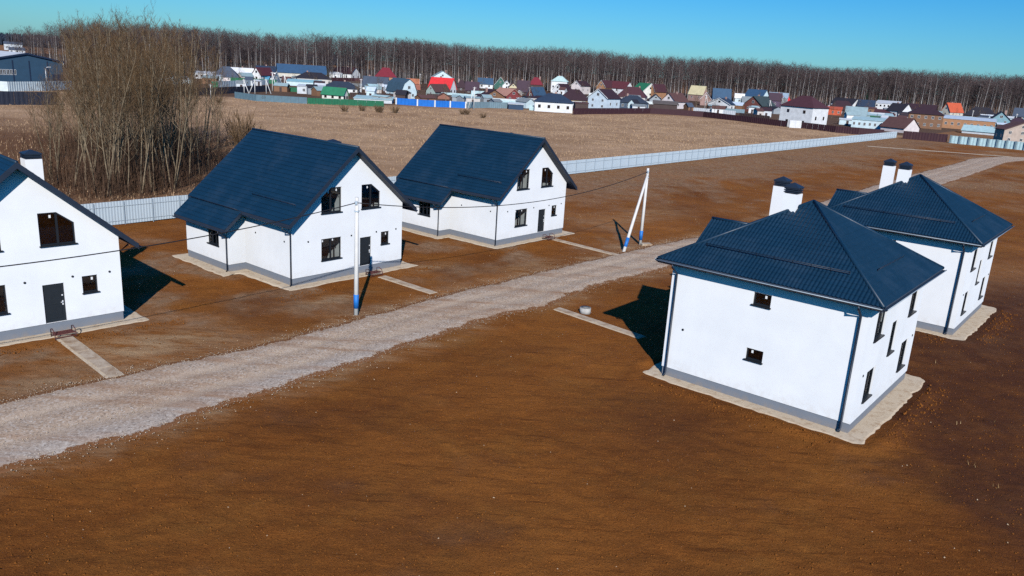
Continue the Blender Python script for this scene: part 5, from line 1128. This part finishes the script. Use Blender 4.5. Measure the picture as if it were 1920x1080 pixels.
run_fence('panel_fence', [(-43, 274.5), (-35.6, 272.8), (-29.8, 272.7), (-24.8, 275.2), (-19.6, 276.1)], 2.2, 'fenceblue', 'bright blue fence with white posts at the field edge', 6.5, 'white', 6)
run_fence('sheet_fence', [(-19.2, 277.4), (-12, 287), (-5.4, 291.5), (-3.2, 291)], 2.2, 'fencegrey', 'grey blue sheet fence left of the dark blue container', 2.5)
run_fence('sheet_fence', [(2.2, 289.5), (4.6, 289.2)], 1.8, 'fenceteal', 'short pale fence between the container and the white bungalow', 1.2)
run_fence('sheet_fence', [(17.2, 277.4), (24.7, 288.4), (50, 318.7), (70.9, 319.1), (83.5, 295.4), (92.0, 281.5)], 2.2, 'fencebrown', 'long dark brown sheet fence across the middle of the field edge', 2.8)
run_fence('sheet_fence', [(96.4, 280.0), (103.5, 267.2), (109.7, 263.3), (117.4, 262.6)], 2.2, 'fencebrown', 'dark brown sheet fence right of the white gate', 2.5)
run_fence('sheet_fence', [(121, 257), (132.3, 251.5)], 2.5, 'fencebrown', 'dark brown sheet fence beyond the end of the long pale fence', 2.5)
run_fence('sheet_fence', [(132.6, 250.2), (140.5, 243.6), (147.5, 236.8), (160, 229)], 2.3, 'fencepale', 'pale teal sheet fence with posts at the right edge', 2.45, 'fencegrey')
run_fence('sheet_fence', [(-111.5, 470), (-102, 490), (-90, 496)], 2.3, 'maroon', 'maroon sheet fence in front of the maroon roofed house by the forest', 5)
root = empty('gate', (92.1, 279.2, 0), math.atan2(.9, 4.2), 'white sheet gate in the dark brown fence below the white block house', 'gate')
gm_ = sheet_panel(2.08, 2.6, 'gate_leaf', vmat('white'), 4, .04, .08); link('gate_leaf', gm_, root, (.05, 0, 0)); link('gate_leaf', gm_, root, (2.18, 0, 0))
q = MB(); q.box((-.1, -.1, -.1), (.04, .08, 2.8)); pq = q.mesh('gate_post', vmat('white')); link('gate_post', pq, root); link('gate_post', pq, root, (4.3, 0, 0))

for i in range(190): clutter(i)
# poles of the village: some with a leaning strut
VP = [(-61.5, 306.7, 6.9, 0, 'tall pale pole behind the green fence'), (-97.5, 282.6, 5.0, 1, 'pole with right leaning strut, leftmost of the cluster by the dark navy fence'),
      (-94.6, 285.2, 5.0, -1, 'pole with left leaning strut in the cluster by the dark navy fence'), (-92.7, 291.8, 5.2, 1, 'pole with right leaning strut, third of the cluster by the dark navy fence'),
      (-97.6, 315, 7.2, 1, 'taller strutted pole beside the steep dark blue cottage'), (-93.6, 317.4, 6.6, 1, 'second taller strutted pole right of the steep dark blue cottage'),
      (-16.5, 271.1, 7.5, -1, 'tall pole with a leaning strut at the right end of the bright blue fence'),
      (88.9, 398.6, 7.0, 1, 'strutted pole below the pale yellow roof'), (106.4, 409.2, 6, 1, 'strutted pole left of the low white gabled bungalow'), (121.1, 401.2, 6.2, 1, 'strutted pole left of the reddish wooden house'),
      (173.6, 342.9, 7.4, 1, 'tall strutted pole at the right end of the large log house'), (166.0, 339.0, 4.2, 0, 'short pole in front of the large log house'), (258.8, 470, 6, 0, 'pole in front of the charcoal hipped roof at the right'),
      (266, 440, 6.2, 0, 'pole right of the teal gabled house'), (-92.5, 239.3, 4.6, 0, 'short pale pole at the left end of the field edge'), (2.4, 344.5, 6.8, 0, 'pole in front of the dark red steep house'),
      (-58.1, 453, 7.7, 0, 'pole left of the scarlet roofed house'), (177.3, 451.6, 5.2, 0, 'pole right of the orange red building'), (136, 396, 6.5, 0, 'pole right of the reddish wooden house'), (143, 452, 6.5, 0, 'pole in front of the purple walled house')]
for x, y, h, st, lab in VP:
    root = empty('utility_pole', (x, y, 0), 0, lab, 'pole', 'pale poles standing about the village')
    mb = MB(); mb.tube([(0, 0, -.2), (0, 0, h)], [.16, .11], 6); mb.build('shaft', MT['pole'], root)
    if st: mb = MB(); mb.tube([(st*2.0, -.6, -.2), (st*.1, -.1, h-.5)], [.15, .11], 6); mb.build('strut', MT['pole'], root)
    mb = MB(); mb.box((-.55, -.07, h-.4), (.55, .07, h-.28)); mb.build('crossarm', MT['pole'], root)
root = empty('street_lamp', (-140.6, 238.4, 0), 0, 'white lamp post at the corner of the blue warehouse', 'lamp post')
mb = MB(); mb.tube([(0, 0, -.2), (0, 0, 6.0), (.5, 0, 6.5), (1.2, 0, 6.6)], [.14, .10, .08, .07], 6); mb.build('shaft', vmat('white'), root)
mb = MB(); mb.box((.9, -.15, 6.5), (1.7, .15, 6.66)); mb.build('lamp_head', vmat('palegrey'), root)

# two far houses and the yellow block seen through the gap at the left edge
for x, y, z_, w_, c, lab in ((-470, 720, 3.6, 9, 'yellow', 'tiny yellow building far away at the left edge'), (-445, 715, 2.4, 12, 'white', 'tiny long white building far away right of the yellow one'),
                             (-520, 830, 6, 16, 'palegrey', 'tiny pale grey block far away above the yellow building')):
    root = empty('far_building', (x, y, 0), R(30), lab, 'building', 'tiny far buildings at the left edge')
    mb = MB(); mb.box((-w_/2, -4, -.2), (w_/2, 4, z_)); mb.build('wall', vmat(c), root)
    mb = MB(); mb.prism([(-4.4, z_), (4.4, z_), (0, z_+2.4)], lambda p: (-w_/2-.3, p[0], p[1]), lambda p: (w_/2+.3, p[0], p[1])); mb.build('roof', vmat('slate'), root, recalc=True)
    for i in range(3): village_window(root, lambda p: (p[0], -4, p[1]), (0, -1, 0), -w_/2+w_*(i+.5)/3, z_*.5, 1.4, 1.6, vmat('white'))

# ------------------------------------------------------------------ trees
def tube_into(V, F, pts, rad, n_):
    b_ = len(V); P = [Vector(p) for p in pts]
    for i, p in enumerate(P):
        d = (P[min(i+1, len(P)-1)]-P[max(i-1, 0)]).normalized()
        a = d.cross(Vector((0, 0, 1)) if abs(d.z) < .9 else Vector((1, 0, 0))).normalized(); c_ = d.cross(a)
        for k in range(n_):
            t = 2*math.pi*k/n_; V.append(tuple(p+(a*math.cos(t)+c_*math.sin(t))*rad[i]))
    for i in range(len(P)-1):
        for k in range(n_):
            k2 = (k+1) % n_; F.append((b_+i*n_+k, b_+i*n_+k2, b_+(i+1)*n_+k2, b_+(i+1)*n_+k))
def ribbon_into(V, F, a, b_, w_, rg):
    d = (b_-a); s_ = d.cross(Vector((rg.uniform(-1, 1), rg.uniform(-1, 1), rg.uniform(-1, 1)))).normalized()*w_*.5
    i = len(V); V.extend([tuple(a-s_), tuple(a+s_), tuple(b_+s_*.4), tuple(b_-s_*.4)]); F.append((i, i+1, i+2, i+3))
def make_branchy(seed, H=16.0, stems=1, low=.3, spread=.5, nb=20, lean=.04, wtw=.023):
    rg = random.Random(seed); TV, TF, CV, CF = [], [], [], []
    def path(p, d, L, n_, wob, trop):
        pts = [Vector(p)]; d = Vector(d).normalized()
        for i in range(n_):
            d = (d+Vector((rg.gauss(0, wob), rg.gauss(0, wob), rg.gauss(0, wob)+trop))).normalized(); pts.append(pts[-1]+d*L/n_)
        return pts
    def at(pts, t):
        x = t*(len(pts)-1); k = min(int(x), len(pts)-2); f_ = x-k; return pts[k].lerp(pts[k+1], f_), (pts[k+1]-pts[k]).normalized()
    for s_ in range(stems):
        a = rg.uniform(0, 6.28); ln = lean if stems == 1 else .16+.1*rg.random(); h = H*(1 if s_ == 0 else rg.uniform(.72, .98))
        st = path((math.cos(a)*.15*(stems > 1), math.sin(a)*.15*(stems > 1), -.2), (math.cos(a)*ln, math.sin(a)*ln, 1), h, 9, .035, .03)
        r0 = H*.0052*(1 if stems == 1 else .8)
        tube_into(TV, TF, st, [r0*(1-.9*i/9)+.012 for i in range(10)], 5)
        for k in range(nb):
            t = low+(1-low)*((k+.5)/nb)**.9*.97; p, d0 = at(st, t); az = k*2.4+rg.uniform(-.5, .5)
            d = Vector((math.cos(az)*spread, math.sin(az)*spread, rg.uniform(.45, .95)))
            L = H*(.30*(1-t)+.085)*rg.uniform(.7, 1.25)
            b1 = path(p, d, L, 4, .12, .10); rr = r0*(1-t)*.42+.014
            tube_into(TV, TF, b1, [rr*(1-.18*i) for i in range(5)], 3)
            for q in range(6):
                t2 = .22+.78*(q+rg.random())/6; p2, d2 = at(b1, min(t2, .99)); az2 = rg.uniform(0, 6.28)
                dd = (d2+Vector((math.cos(az2), math.sin(az2), .35))*.75); L2 = L*rg.uniform(.25, .5)
                b2 = path(p2, dd, L2, 2, .18, .12)
                for i in range(2): ribbon_into(CV, CF, b2[i], b2[i+1], wtw, rg)
                for w_ in range(5):
                    p3, d3 = at(b2, rg.random()*.98); e = p3+(d3+Vector((rg.gauss(0, .5), rg.gauss(0, .5), rg.gauss(.25, .4)))).normalized()*L2*rg.uniform(.35, .8)
                    ribbon_into(CV, CF, p3, e, wtw*.62, rg)
    return np_mesh('trunk', TV, TF, MT['bark'], True), np_mesh('crown', CV, CF, MT['twig'])
variants = [make_branchy(1, 16, 1, .34, .42, 20), make_branchy(2, 16, 1, .28, .55, 22, .06), make_branchy(3, 16, 2, .36, .45, 14), make_branchy(4, 16, 3, .34, .42, 11),
            make_branchy(5, 16, 1, .42, .38, 19, .03), make_branchy(6, 16, 4, .30, .40, 9), make_branchy(8, 16, 1, .22, .5, 24, .08)]
VL = ['slender bare tree with pale trunk in the thicket behind the pale sheet fence', 'bushy bare tree with wide branches in the thicket behind the pale sheet fence', 'bare tree forked into two stems in the thicket behind the pale sheet fence',
      'bare tree with three stems in the thicket behind the pale sheet fence', 'bare tree with a high narrow crown in the thicket behind the pale sheet fence', 'bare willow like tree with four stems in the thicket behind the pale sheet fence', 'leaning bare tree branched from low down in the thicket behind the pale sheet fence']
THICKET = [(-49.1, 83.5, 10.7), (-46.6, 81.8, 14.4), (-44.8, 81.1, 16.0), (-43.0, 79.6, 11.6), (-41.2, 78.2, 14.4), (-40.8, 78.4, 16.0), (-39.4, 79.0, 12.1), (-38.9, 80.5, 16.8), (-38.4, 82.2, 14.7), (-38.5, 85.2, 17.6), (-37.1, 84.2, 16.7), (-37.1, 86.6, 13.6), (-37.1, 88.6, 12.1), (-38.4, 94.8, 11.8), (-39.6, 100.4, 14.6), (-42.0, 109.8, 12.1), (-51.6, 86.5, 11.0), (-41.3, 81.0, 17.3), (-46.5, 84.5, 14.8), (-48.2, 104.0, 13.5), (-62.5, 113.0, 11.7), (-49.2, 101.0, 14.6), (-64.6, 118.2, 11.1), (-59.2, 107.3, 15.7), (-47.2, 117.6, 16.6), (-55.3, 128.5, 17.9), (-47.5, 95.0, 17.3), (-63.3, 125.4, 18.3), (-50.3, 99.7, 16.8), (-52.0, 115.5, 16.0), (-59.5, 126.7, 17.2), (-47.2, 87.3, 16.3), (-47.8, 101.4, 13.4), (-49.2, 93.8, 11.2), (-53.9, 101.4, 16.3), (-43.2, 83.4, 17.4), (-49.2, 112.3, 18.8), (-61.2, 110.8, 11.4), (-44.8, 91.4, 17.8), (-49.6, 106.9, 14.9), (-39.5, 88.0, 15.8), (-49.8, 103.0, 17.5), (-54.3, 126.6, 14.8), (-58.3, 122.9, 18.8), (-56.2, 107.2, 17.9), (-54.8, 138.8, 14.9), (-56.5, 112.5, 18.3), (-42.8, 91.1, 13.2), (-55.5, 117.8, 18.3), (-60.9, 113.6, 17.4), (-46.5, 92.0, 17.7), (-53.3, 123.8, 16.4), (-46.0, 107.7, 17.3), (-40.6, 85.3, 15.1), (-40.7, 91.7, 15.2), (-58.9, 113.4, 13.7), (-48.9, 129.1, 8.6), (-45.2, 82.7, 13.6), (-59.4, 121.9, 18.4), (-46.0, 99.1, 16.7), (-51.6, 107.5, 18.1), (-44.0, 106.9, 17.7), (-42.9, 101.1, 17.0), (-44.0, 87.8, 14.2), (-41.3, 87.3, 17.6), (-62.5, 118.8, 17.7), (-63.5, 123.3, 17.6), (-42.5, 95.1, 14.9), (-50.8, 112.8, 16.8), (-55.6, 114.3, 15.8), (-50.1, 114.1, 14.8), (-54.0, 112.5, 17.4), (-49.3, 109.0, 14.2), (-51.1, 96.5, 12.2), (-63.5, 115.5, 16.3), (-45.3, 94.0, 12.0), (-45.8, 96.7, 14.5), (-63.5, 120.4, 18.2), (-44.0, 85.9, 16.1), (-59.7, 104.2, 11.8), (-59.3, 100.8, 8.2), (-54.5, 92.9, 11.9), (-50.2, 84.5, 10.5), (-67.4, 117.1, 9.3), (-41.8, 93.4, 13.8), (-54.0, 115.1, 12.3), (-48.6, 96.3, 16.4), (-53.5, 110.7, 15.4)]

rt_ = random.Random(5)
for i, (x, y, h) in enumerate(THICKET):
    k = rt_.randrange(len(variants)); s_ = h/16.0
    root = empty('bare_tree', (x, y, 0), rt_.uniform(0, 6.28), VL[k], 'tree', 'bare trees of the thicket, kind %s' % ('slender', 'bushy', 'forked', 'three stemmed', 'high crowned', 'willow like', 'leaning')[k])
    root.scale = (s_*(1.0 if h > 9 else 1.25),)*2+(s_,)
    link('trunk', variants[k][0], root); link('crown', variants[k][1], root)

# dark undergrowth between the thicket stems
def undergrowth():
    V = []; F = []
    C = np.array([t[:2] for t in THICKET])
    k = 0; n_ = 6500
    c_ = C[rng.integers(0, len(C), n_)]+rng.normal(0, 2.2, (n_, 2)); dd = (c_-FENCE_A)@FENCE_N; c_ = c_[dd > .7]; n_ = len(c_)
    h = rng.gamma(2.2, .85, n_).clip(.4, 5.5); az = rng.uniform(0, 6.28, n_); ln = rng.uniform(.05, .35, n_)*h; w_ = rng.uniform(.012, .045, n_)
    b_ = np.column_stack([c_, np.zeros(n_)]); s_ = np.column_stack([np.cos(az+1.2)*w_, np.sin(az+1.2)*w_, 0*w_]); t = b_+np.column_stack([np.cos(az)*ln, np.sin(az)*ln, h])
    V = np.stack([b_-s_, b_+s_, t+s_*.3, t-s_*.3], 1); 
    # side sprigs
    f_ = rng.uniform(.3, .95, (n_, 3)); P = b_[:, None]+(t-b_)[:, None]*f_[..., None]; a2 = rng.uniform(0, 6.28, (n_, 3)); L = rng.uniform(.3, .9, (n_, 3))*.45*h[:, None]
    E = P+np.stack([np.cos(a2)*L*.7, np.sin(a2)*L*.7, L*.75], -1); sp = np.stack([np.cos(a2+1.5)*.014, np.sin(a2+1.5)*.014, 0*a2+.006], -1)
    W = np.stack([P-sp, P+sp, E+sp*.4, E-sp*.4], 2).reshape(-1, 4, 3)
    A = np.concatenate([V, W]).reshape(-1, 3); F = np.arange(len(A)).reshape(-1, 4)
    tag(link('undergrowth', np_mesh('undergrowth', A, F, MT['undergrowth'])), 'dark leafless undergrowth filling the thicket between the tree stems', 'undergrowth', kind='stuff')
undergrowth()

# bare shrubs along the field edge
def make_shrub(seed):
    rg = random.Random(seed); V, F = [], []
    for i in range(70):
        az = rg.uniform(0, 6.28); r_ = rg.random()*.5; L = rg.uniform(.8, 2.2); d = Vector((math.cos(az)*rg.uniform(.1, .7), math.sin(az)*rg.uniform(.1, .7), 1)).normalized()
        p = Vector((math.cos(az)*r_, math.sin(az)*r_, -.05)); q = p+d*L; ribbon_into(V, F, p, q, .05, rg)
        for k in range(6):
            s_ = p.lerp(q, rg.uniform(.35, 1)); ribbon_into(V, F, s_, s_+(d+Vector((rg.gauss(0, .5), rg.gauss(0, .5), .2))).normalized()*L*.35, .035, rg)
    return np_mesh('bare_shrub', V, F, MT['shrub'])
MT['shrub'] = tinted('brown_shrub_twigs', (.10, .062, .036), (.20, .128, .072), .3)
shr = [make_shrub(i) for i in (21, 22, 23)]
for i in range(10):
    t = rt_.random()
    if i < 8: x = -52+42*t+rt_.gauss(0, 1); y = 226+22*t*.8+rt_.gauss(0, 5)
    else: x = rt_.uniform(-92, -60); y = 236+rt_.gauss(0, 7)
    s_ = rt_.uniform(.6, 1.1); o = link('bare_shrub', shr[i % 3], None, (x, y, 0), (0, 0, rt_.uniform(0, 6)), (s_*1.3, s_*1.3, s_))
    tag(o, 'brown leafless shrub in the dry grass along the far field edge', 'shrub', 'leafless shrubs along the far field edge')
for i in range(6):
    x = -47+rt_.gauss(0, 3.4); y = 108+rt_.gauss(0, 13)
    if (np.array((x, y))-FENCE_A)@FENCE_N < 9: continue
    s_ = rt_.uniform(1.1, 2.2); o = link('bare_shrub', shr[i % 3], None, (x, y, 0), (0, 0, rt_.uniform(0, 6)), (s_, s_, s_*1.2))
    tag(o, 'tall brown leafless shrub at the right flank of the thicket', 'shrub', 'leafless shrubs at the right flank of the thicket')

for i in range(85):
    x = rt_.uniform(-150, 270); y0 = np.interp(x, [-150,-90,-44,-20,20,55,95,120,200,280], [300,290,275,300,310,345,310,300,340,420]); y = rt_.uniform(y0+10, 540 if x > -90 else 470)
    h = rt_.uniform(4, 9); k = rt_.choice((1, 6, 3)); root = empty('garden_tree', (x, y, 0), rt_.uniform(0, 6.28), 'small leafless garden tree between the village houses', 'tree', 'garden trees between the village houses')
    root.scale = (h/16*1.7, h/16*1.7, h/16); link('trunk', variants[k][0], root); link('crown', variants[k][1], root)
# birch forest
FRONT_X = [-275, -235, -200, -130, -100, 0, 100, 300, 380, 470]
FRONT_Y = [436, 430, 436, 482, 535, 545, 552, 560, 556, 550]
FRONT_H = [18.5, 22.8, 23.8, 24.6, 25.0, 24.2, 24.8, 26.6, 27.8, 28.6]
def birch_arrays(seed, H=24., ntw=150, low=.30, ws=1.0):
    """trunk quads and twig quads of a bare birch as arrays"""
    rg = random.Random(seed); TV, TF, CV, CF = [], [], [], []
    lean = rg.uniform(-.05, .05); l2 = rg.uniform(-.04, .04); r0 = .125*ws
    st = [Vector((lean*H*t**1.3+rg.gauss(0, .08), l2*H*t, H*t-.2*(t == 0))) for t in (0, .25, .5, .75, 1)]
    tube_into(TV, TF, st, [r0, r0*.85, r0*.65, r0*.4, .03], 4)
    for k in range(ntw//6):
        t = low+(1-low)*((k+.3)/(ntw//6)); z = t*4; i = min(int(z), 3); p = st[i].lerp(st[i+1], z-i); az = rg.uniform(0, 6.28)
        L = H*(.20*math.sin(math.pi*min(1, (1-t)/(1-low)*.80+.12))+.02)*rg.uniform(.7, 1.3); d = Vector((math.cos(az)*.62, math.sin(az)*.62, rg.uniform(.5, .95))).normalized(); e = p+d*L
        ribbon_into(CV, CF, p, e, .085*ws, rg)
        for q in range(5):
            s_ = p.lerp(e, rg.uniform(.2, 1)); f_ = s_+(d*.6+Vector((rg.gauss(0, .55), rg.gauss(0, .55), rg.gauss(.15, .35)))).normalized()*L*rg.uniform(.4, .75)
            ribbon_into(CV, CF, s_, f_, .062*ws, rg)
    return np.array(TV), np.array(TF), np.array(CV), np.array(CF)
bv = []
for i in range(6):
    a = birch_arrays(100+i, 24., 190, (.40, .52, .36, .54, .44, .48)[i])
    bv.append((np_mesh('trunk', a[0], a[1], MT['birch'], True), np_mesh('crown', a[2], a[3], MT['birch_twig'])))
def front(x): return np.interp(x, FRONT_X, FRONT_Y), np.interp(x, FRONT_X, FRONT_H)
NB = 300
for i in range(NB):
    x = -268+ (468+268)*(i+rt_.random())/NB; fy, fh = front(x); y = fy+abs(rt_.gauss(0, 5)); h = fh*rt_.uniform(.66, 1.04); k = rt_.randrange(6)
    root = empty('birch_tree', (x, y, 0), rt_.uniform(0, 6.28), 'leafless white trunked birch at the front edge of the forest behind the village', 'tree', 'birches along the forest edge')
    s_ = h/24.; root.scale = (s_, s_, s_); link('trunk', bv[k][0], root); link('crown', bv[k][1], root)
def forest():
    src = [birch_arrays(200+i, 24., 144, .22, 1.2) for i in range(10)]
    n_ = 4600; x = rng.uniform(-280, 480, n_); fy, fh = front(x); dep = 3+110*rng.random(n_)**1.3; y = fy+dep; h = fh*rng.uniform(.82, 1.05, n_)*(1+.035*np.sin(x*.05)+.04*np.sin(x*.013+1))*(1+dep*.0004)
    k = rng.integers(0, 10, n_); ang = rng.uniform(0, 6.28, n_)
    root = empty('birch_forest', (0, 0, 0), 0, 'dense leafless birch forest closing the view behind the first row of birches', 'forest'); root['kind'] = 'stuff'
    allT, allC = [], []
    for i in range(n_):
        c_, s_ = math.cos(ang[i]), math.sin(ang[i]); Rm = np.array(((c_, -s_, 0), (s_, c_, 0), (0, 0, 1)))*(h[i]/24.)
        off = np.array((x[i], y[i], 0)); a = src[k[i]]
        allT.append((a[0]@Rm.T+off, a[1])); allC.append((a[2]@Rm.T+off, a[3]))
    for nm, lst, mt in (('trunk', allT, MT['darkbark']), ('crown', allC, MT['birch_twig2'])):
        Vs = np.concatenate([a for a, _ in lst]); o = np.cumsum([0]+[len(a) for a, _ in lst[:-1]]); Fs = np.concatenate([f_+q for (_, f_), q in zip(lst, o)])
        ob = link(nm, np_mesh(nm, Vs, Fs, mt), root); ob['kind'] = 'stuff'
forest()
# spruces standing among the birches
def make_spruce(seed):
    rg = random.Random(seed); TV, TF, CV, CF = [], [], [], []
    tube_into(TV, TF, [(0, 0, -.2), (0, 0, 8), (0, 0, 15.5)], [.2, .12, .03], 5)
    for k in range(330):
        t = rg.random()**.8; z = 1.2+14.6*t; r_ = 3.0*(1-t)*rg.uniform(.7, 1.1)+.1; az = rg.uniform(0, 6.28); a = Vector((0, 0, z)); e = Vector((math.cos(az)*r_, math.sin(az)*r_, z-.35*r_)); s_ = Vector((-math.sin(az), math.cos(az), 0))*r_*.28
        m_ = a.lerp(e, .6); i = len(CV); CV += [tuple(a), tuple(m_-s_), tuple(e), tuple(m_+s_)]; CF.append((i, i+1, i+2, i+3))
    return np_mesh('trunk', TV, TF, MT['darkbark'], True), np_mesh('crown', CV, CF, MT['spruce'])
sps = [make_spruce(1), make_spruce(2)]
for i, (x, s_) in enumerate([(-150, .6), (-120, .5), (-160, .55), (-70, .55), (-36, .6), (20, .5), (120, 1.62), (150, .55), (232, .9), (246, .85), (240, .8), (262, .7), (340, .7), (90, .6)]):
    fy, _ = front(x); y = fy+(12 if s_ > 1 else -3)
    root = empty('spruce_tree', (x, y, 0), i*1.3, 'dark green spruce standing among the bare birches at the forest edge', 'tree', 'spruces at the forest edge'); root.scale = (s_*.9, s_*.9, s_)
    link('trunk', sps[i % 2][0], root); link('crown', sps[i % 2][1], root)
# far wood at the left gap
def far_wood():
    n_ = 2600; x = rng.uniform(-900, -250, n_); y = rng.uniform(1150, 1300, n_); h = rng.uniform(12, 19, n_); w_ = rng.uniform(1.6, 3.2, n_); V = []
    for q in range(3):
        a = rng.uniform(0, 6.28, n_); b_ = np.stack([x, y, 0*x], -1); s_ = np.stack([np.cos(a)*w_, np.sin(a)*w_, 0*x], -1); t = b_+np.stack([0*x, 0*x, h], -1); m_ = b_+np.stack([0*x, 0*x, h*.5], -1)
        V.append(np.stack([b_, m_+s_, t, m_-s_], 1))
    V = np.concatenate(V).reshape(-1, 3); tag(link('far_wood', np_mesh('far_wood', V, np.arange(len(V)).reshape(-1, 4), MT['farwood'])), 'far dark blue strip of wood at the left edge', 'wood', kind='stuff')
MT['farwood'] = tinted('far_wood_foliage', (.03, .045, .075), (.05, .065, .09), .05)
far_wood()

# ------------------------------------------------------------------ small stuff on the ground
def tufts(name, c_, h0, h1, nb, w_, mat, label, cat, zfn=None):
    n_ = len(c_); A = []
    for k in range(nb):
        az = rng.uniform(0, 6.28, n_); h = rng.uniform(h0, h1, n_); ln = h*rng.uniform(.1, .7, n_); j = rng.normal(0, .12, (n_, 2)); z = np.zeros(n_) if zfn is None else zfn(c_[:, 0]+j[:, 0], c_[:, 1]+j[:, 1])
        b_ = np.column_stack([c_+j, z-.03]); s_ = np.column_stack([np.cos(az+1.57), np.sin(az+1.57), 0*az])*w_; t = b_+np.column_stack([np.cos(az)*ln, np.sin(az)*ln, h])
        A.append(np.stack([b_-s_, b_+s_, t], 1))
    A = np.concatenate(A).reshape(-1, 3); tag(link(name, np_mesh(name, A, np.arange(len(A)).reshape(-1, 3), mat)), label, cat, kind='stuff')
n_ = 60000; s_ = rng.uniform(20, 300, n_); t_ = 1+230*rng.random(n_)**1.1
c_ = FENCE_A+s_[:, None]*FENCE_DIR+t_[:, None]*FENCE_N
keep = (np.abs(c_[:, 0]) < .68*c_[:, 1]+5) & (c_[:, 1] < np.interp(c_[:, 0], [-150,-90,-44,-20,20,55,95,120], [225,250,255,272,276,314,282,262])) & (rng.random(n_) < .35+.65*sst(-.1, .15, fbm(c_[:, 0]*.06, c_[:, 1]*.10, 88, 4)))
tufts('dry_grass', c_[keep], .18, .55, 3, .035, MT['grass'], 'dry pale grass covering the field beyond the sheet fence', 'grass')
n_ = 26000; c_ = np.column_stack([rng.uniform(-28, 110, n_), rng.uniform(28, 240, n_)]); fd = -((c_-FENCE_A)@FENCE_N)
nz = fbm(c_[:, 0]*.09, c_[:, 1]*.09, 70, 4)
pr = np.where(c_[:, 1] > 80, .25*(fd < 22)+sst(-.02, .2, nz+.55*(1-sst(2, 24, fd))*sst(85, 125, c_[:, 1]+.3*c_[:, 0])), .10*sst(.0, .2, nz))
keep = (fd > .4) & (road_dist(c_[:, 0], c_[:, 1]) > .5) & (house_dist(c_[:, 0], c_[:, 1]) > 1.6) & (path_dist(c_[:, 0], c_[:, 1]) > .3) & (rng.random(n_) < pr)
tufts('lot_grass', c_[keep], .06, .26, 3, .02, MT['lotgrass'], 'sparse dry grass on the bare building plots', 'grass', relief)

def lumps(name, xy, r0, r1, mat, label, cat, z0fn, flat=.7, pw=2.0):
    n_ = len(xy); r_ = r0+(r1-r0)*rng.random(n_)**pw; base = np.array([(1,0,0),(-1,0,0),(0,1,0),(0,-1,0),(0,0,1),(0,0,-1)], float); Fc = np.array([(0,2,4),(2,1,4),(1,3,4),(3,0,4),(2,0,5),(1,2,5),(3,1,5),(0,3,5)])
    a = rng.uniform(0, 6.28, n_); ca, sa = np.cos(a), np.sin(a); B = base[None]*(1+rng.uniform(-.35, .35, (n_, 6, 1)))*np.array((1, 1, flat)); B = B+rng.normal(0, .12, B.shape)
    X = B[..., 0]*ca[:, None]-B[..., 1]*sa[:, None]; Y = B[..., 0]*sa[:, None]+B[..., 1]*ca[:, None]
    V = np.stack([X, Y, B[..., 2]], -1)*r_[:, None, None]; V[..., 0] += xy[:, 0:1]; V[..., 1] += xy[:, 1:2]; V[..., 2] += (z0fn(xy[:, 0], xy[:, 1])+r_*flat*.25)[:, None]
    F = (np.arange(n_)*6)[:, None, None]+Fc[None]
    tag(link(name, np_mesh(name, V.reshape(-1, 3), F.reshape(-1, 3), mat)), label, cat, kind='stuff')
def clear(xy, r_=.1, h=1.5, p=.15): return xy[(road_dist(xy[:, 0], xy[:, 1]) > r_) & (house_dist(xy[:, 0], xy[:, 1]) > h) & (path_dist(xy[:, 0], xy[:, 1]) > p)]
n_ = 34000; yy = 15+50*rng.random(n_)**1.5; xx = rng.uniform(-1, 1, n_)*(.7*yy+4)
lumps('soil_clods', clear(np.column_stack([xx, yy])), .010, .055, MT['clod'], 'brown clods of earth strewn over the bare soil', 'clods', relief, .6, 3.0)
L = []
for h in HOUSES_H:
    n_ = 1500; e = rng.random(n_)*2*(HW+HD); d = rng.normal(1.75, .38, n_).clip(1.3, 3); lx = np.where(e < HW, e, HW+d); ly = np.where(e < HW, -d, (e-HW))
    k = (e < HW+HD); lx, ly = lx[k], ly[k]; a = R(h[2]); L.append(np.column_stack([h[0]+lx*math.cos(a)-ly*math.sin(a), h[1]+lx*math.sin(a)+ly*math.cos(a)]))
for h in HOUSES_G:
    n_ = 700; lx = rng.uniform(-2.6, GW+2.5, n_); ly = -1.5-np.abs(rng.normal(0, .5, n_)); a = R(h[2]); L.append(np.column_stack([h[0]+lx*math.cos(a)-ly*math.sin(a), h[1]+lx*math.sin(a)+ly*math.cos(a)]))
lumps('apron_clods', clear(np.concatenate(L), .1, 1.25), .015, .075, MT['clod'], 'brown lumps of earth heaped along the edges of the sand aprons', 'clods', relief, .75, 2.2)
n_ = 2000; yy = 15+90*rng.random(n_)**1.4; xx = rng.uniform(-1, 1, n_)*(.68*yy+4); xy = np.column_stack([xx, yy]); xy = xy[rng.random(n_) < .25+.75*sst(.0, .2, fbm(xx*.2, yy*.2, 61, 3))]
tt = rng.uniform(-2, 90, 900); side = rng.random(900) < .5; l, r_ = road_lr(tt); oo = np.where(side, l+np.abs(rng.normal(0, .8, 900))+.2, r_-np.abs(rng.normal(0, .8, 900))-.2)
xy = np.concatenate([xy, ROAD_A+tt[:, None]*ROAD_DIR+oo[:, None]*ROAD_N])
lumps('pale_stones', clear(xy, -.2, 1.3), .010, .042, MT['stone'], 'small pale stones scattered over the brown soil', 'stones', relief, .75, 2.6)
n_ = 30000; tt = -14+75*rng.random(n_)**1.5; l, r_ = road_lr(tt); u = rng.beta(.8, .8, n_); oo = r_+(l-r_)*u+rng.normal(0, .28, n_)
lumps('road_pebbles', ROAD_A+tt[:, None]*ROAD_DIR+oo[:, None]*ROAD_N, .010, .036, MT['pebble'], 'loose grey pebbles of the gravel road', 'gravel', lambda x, y: 0*x+.055, .75, 2.0)
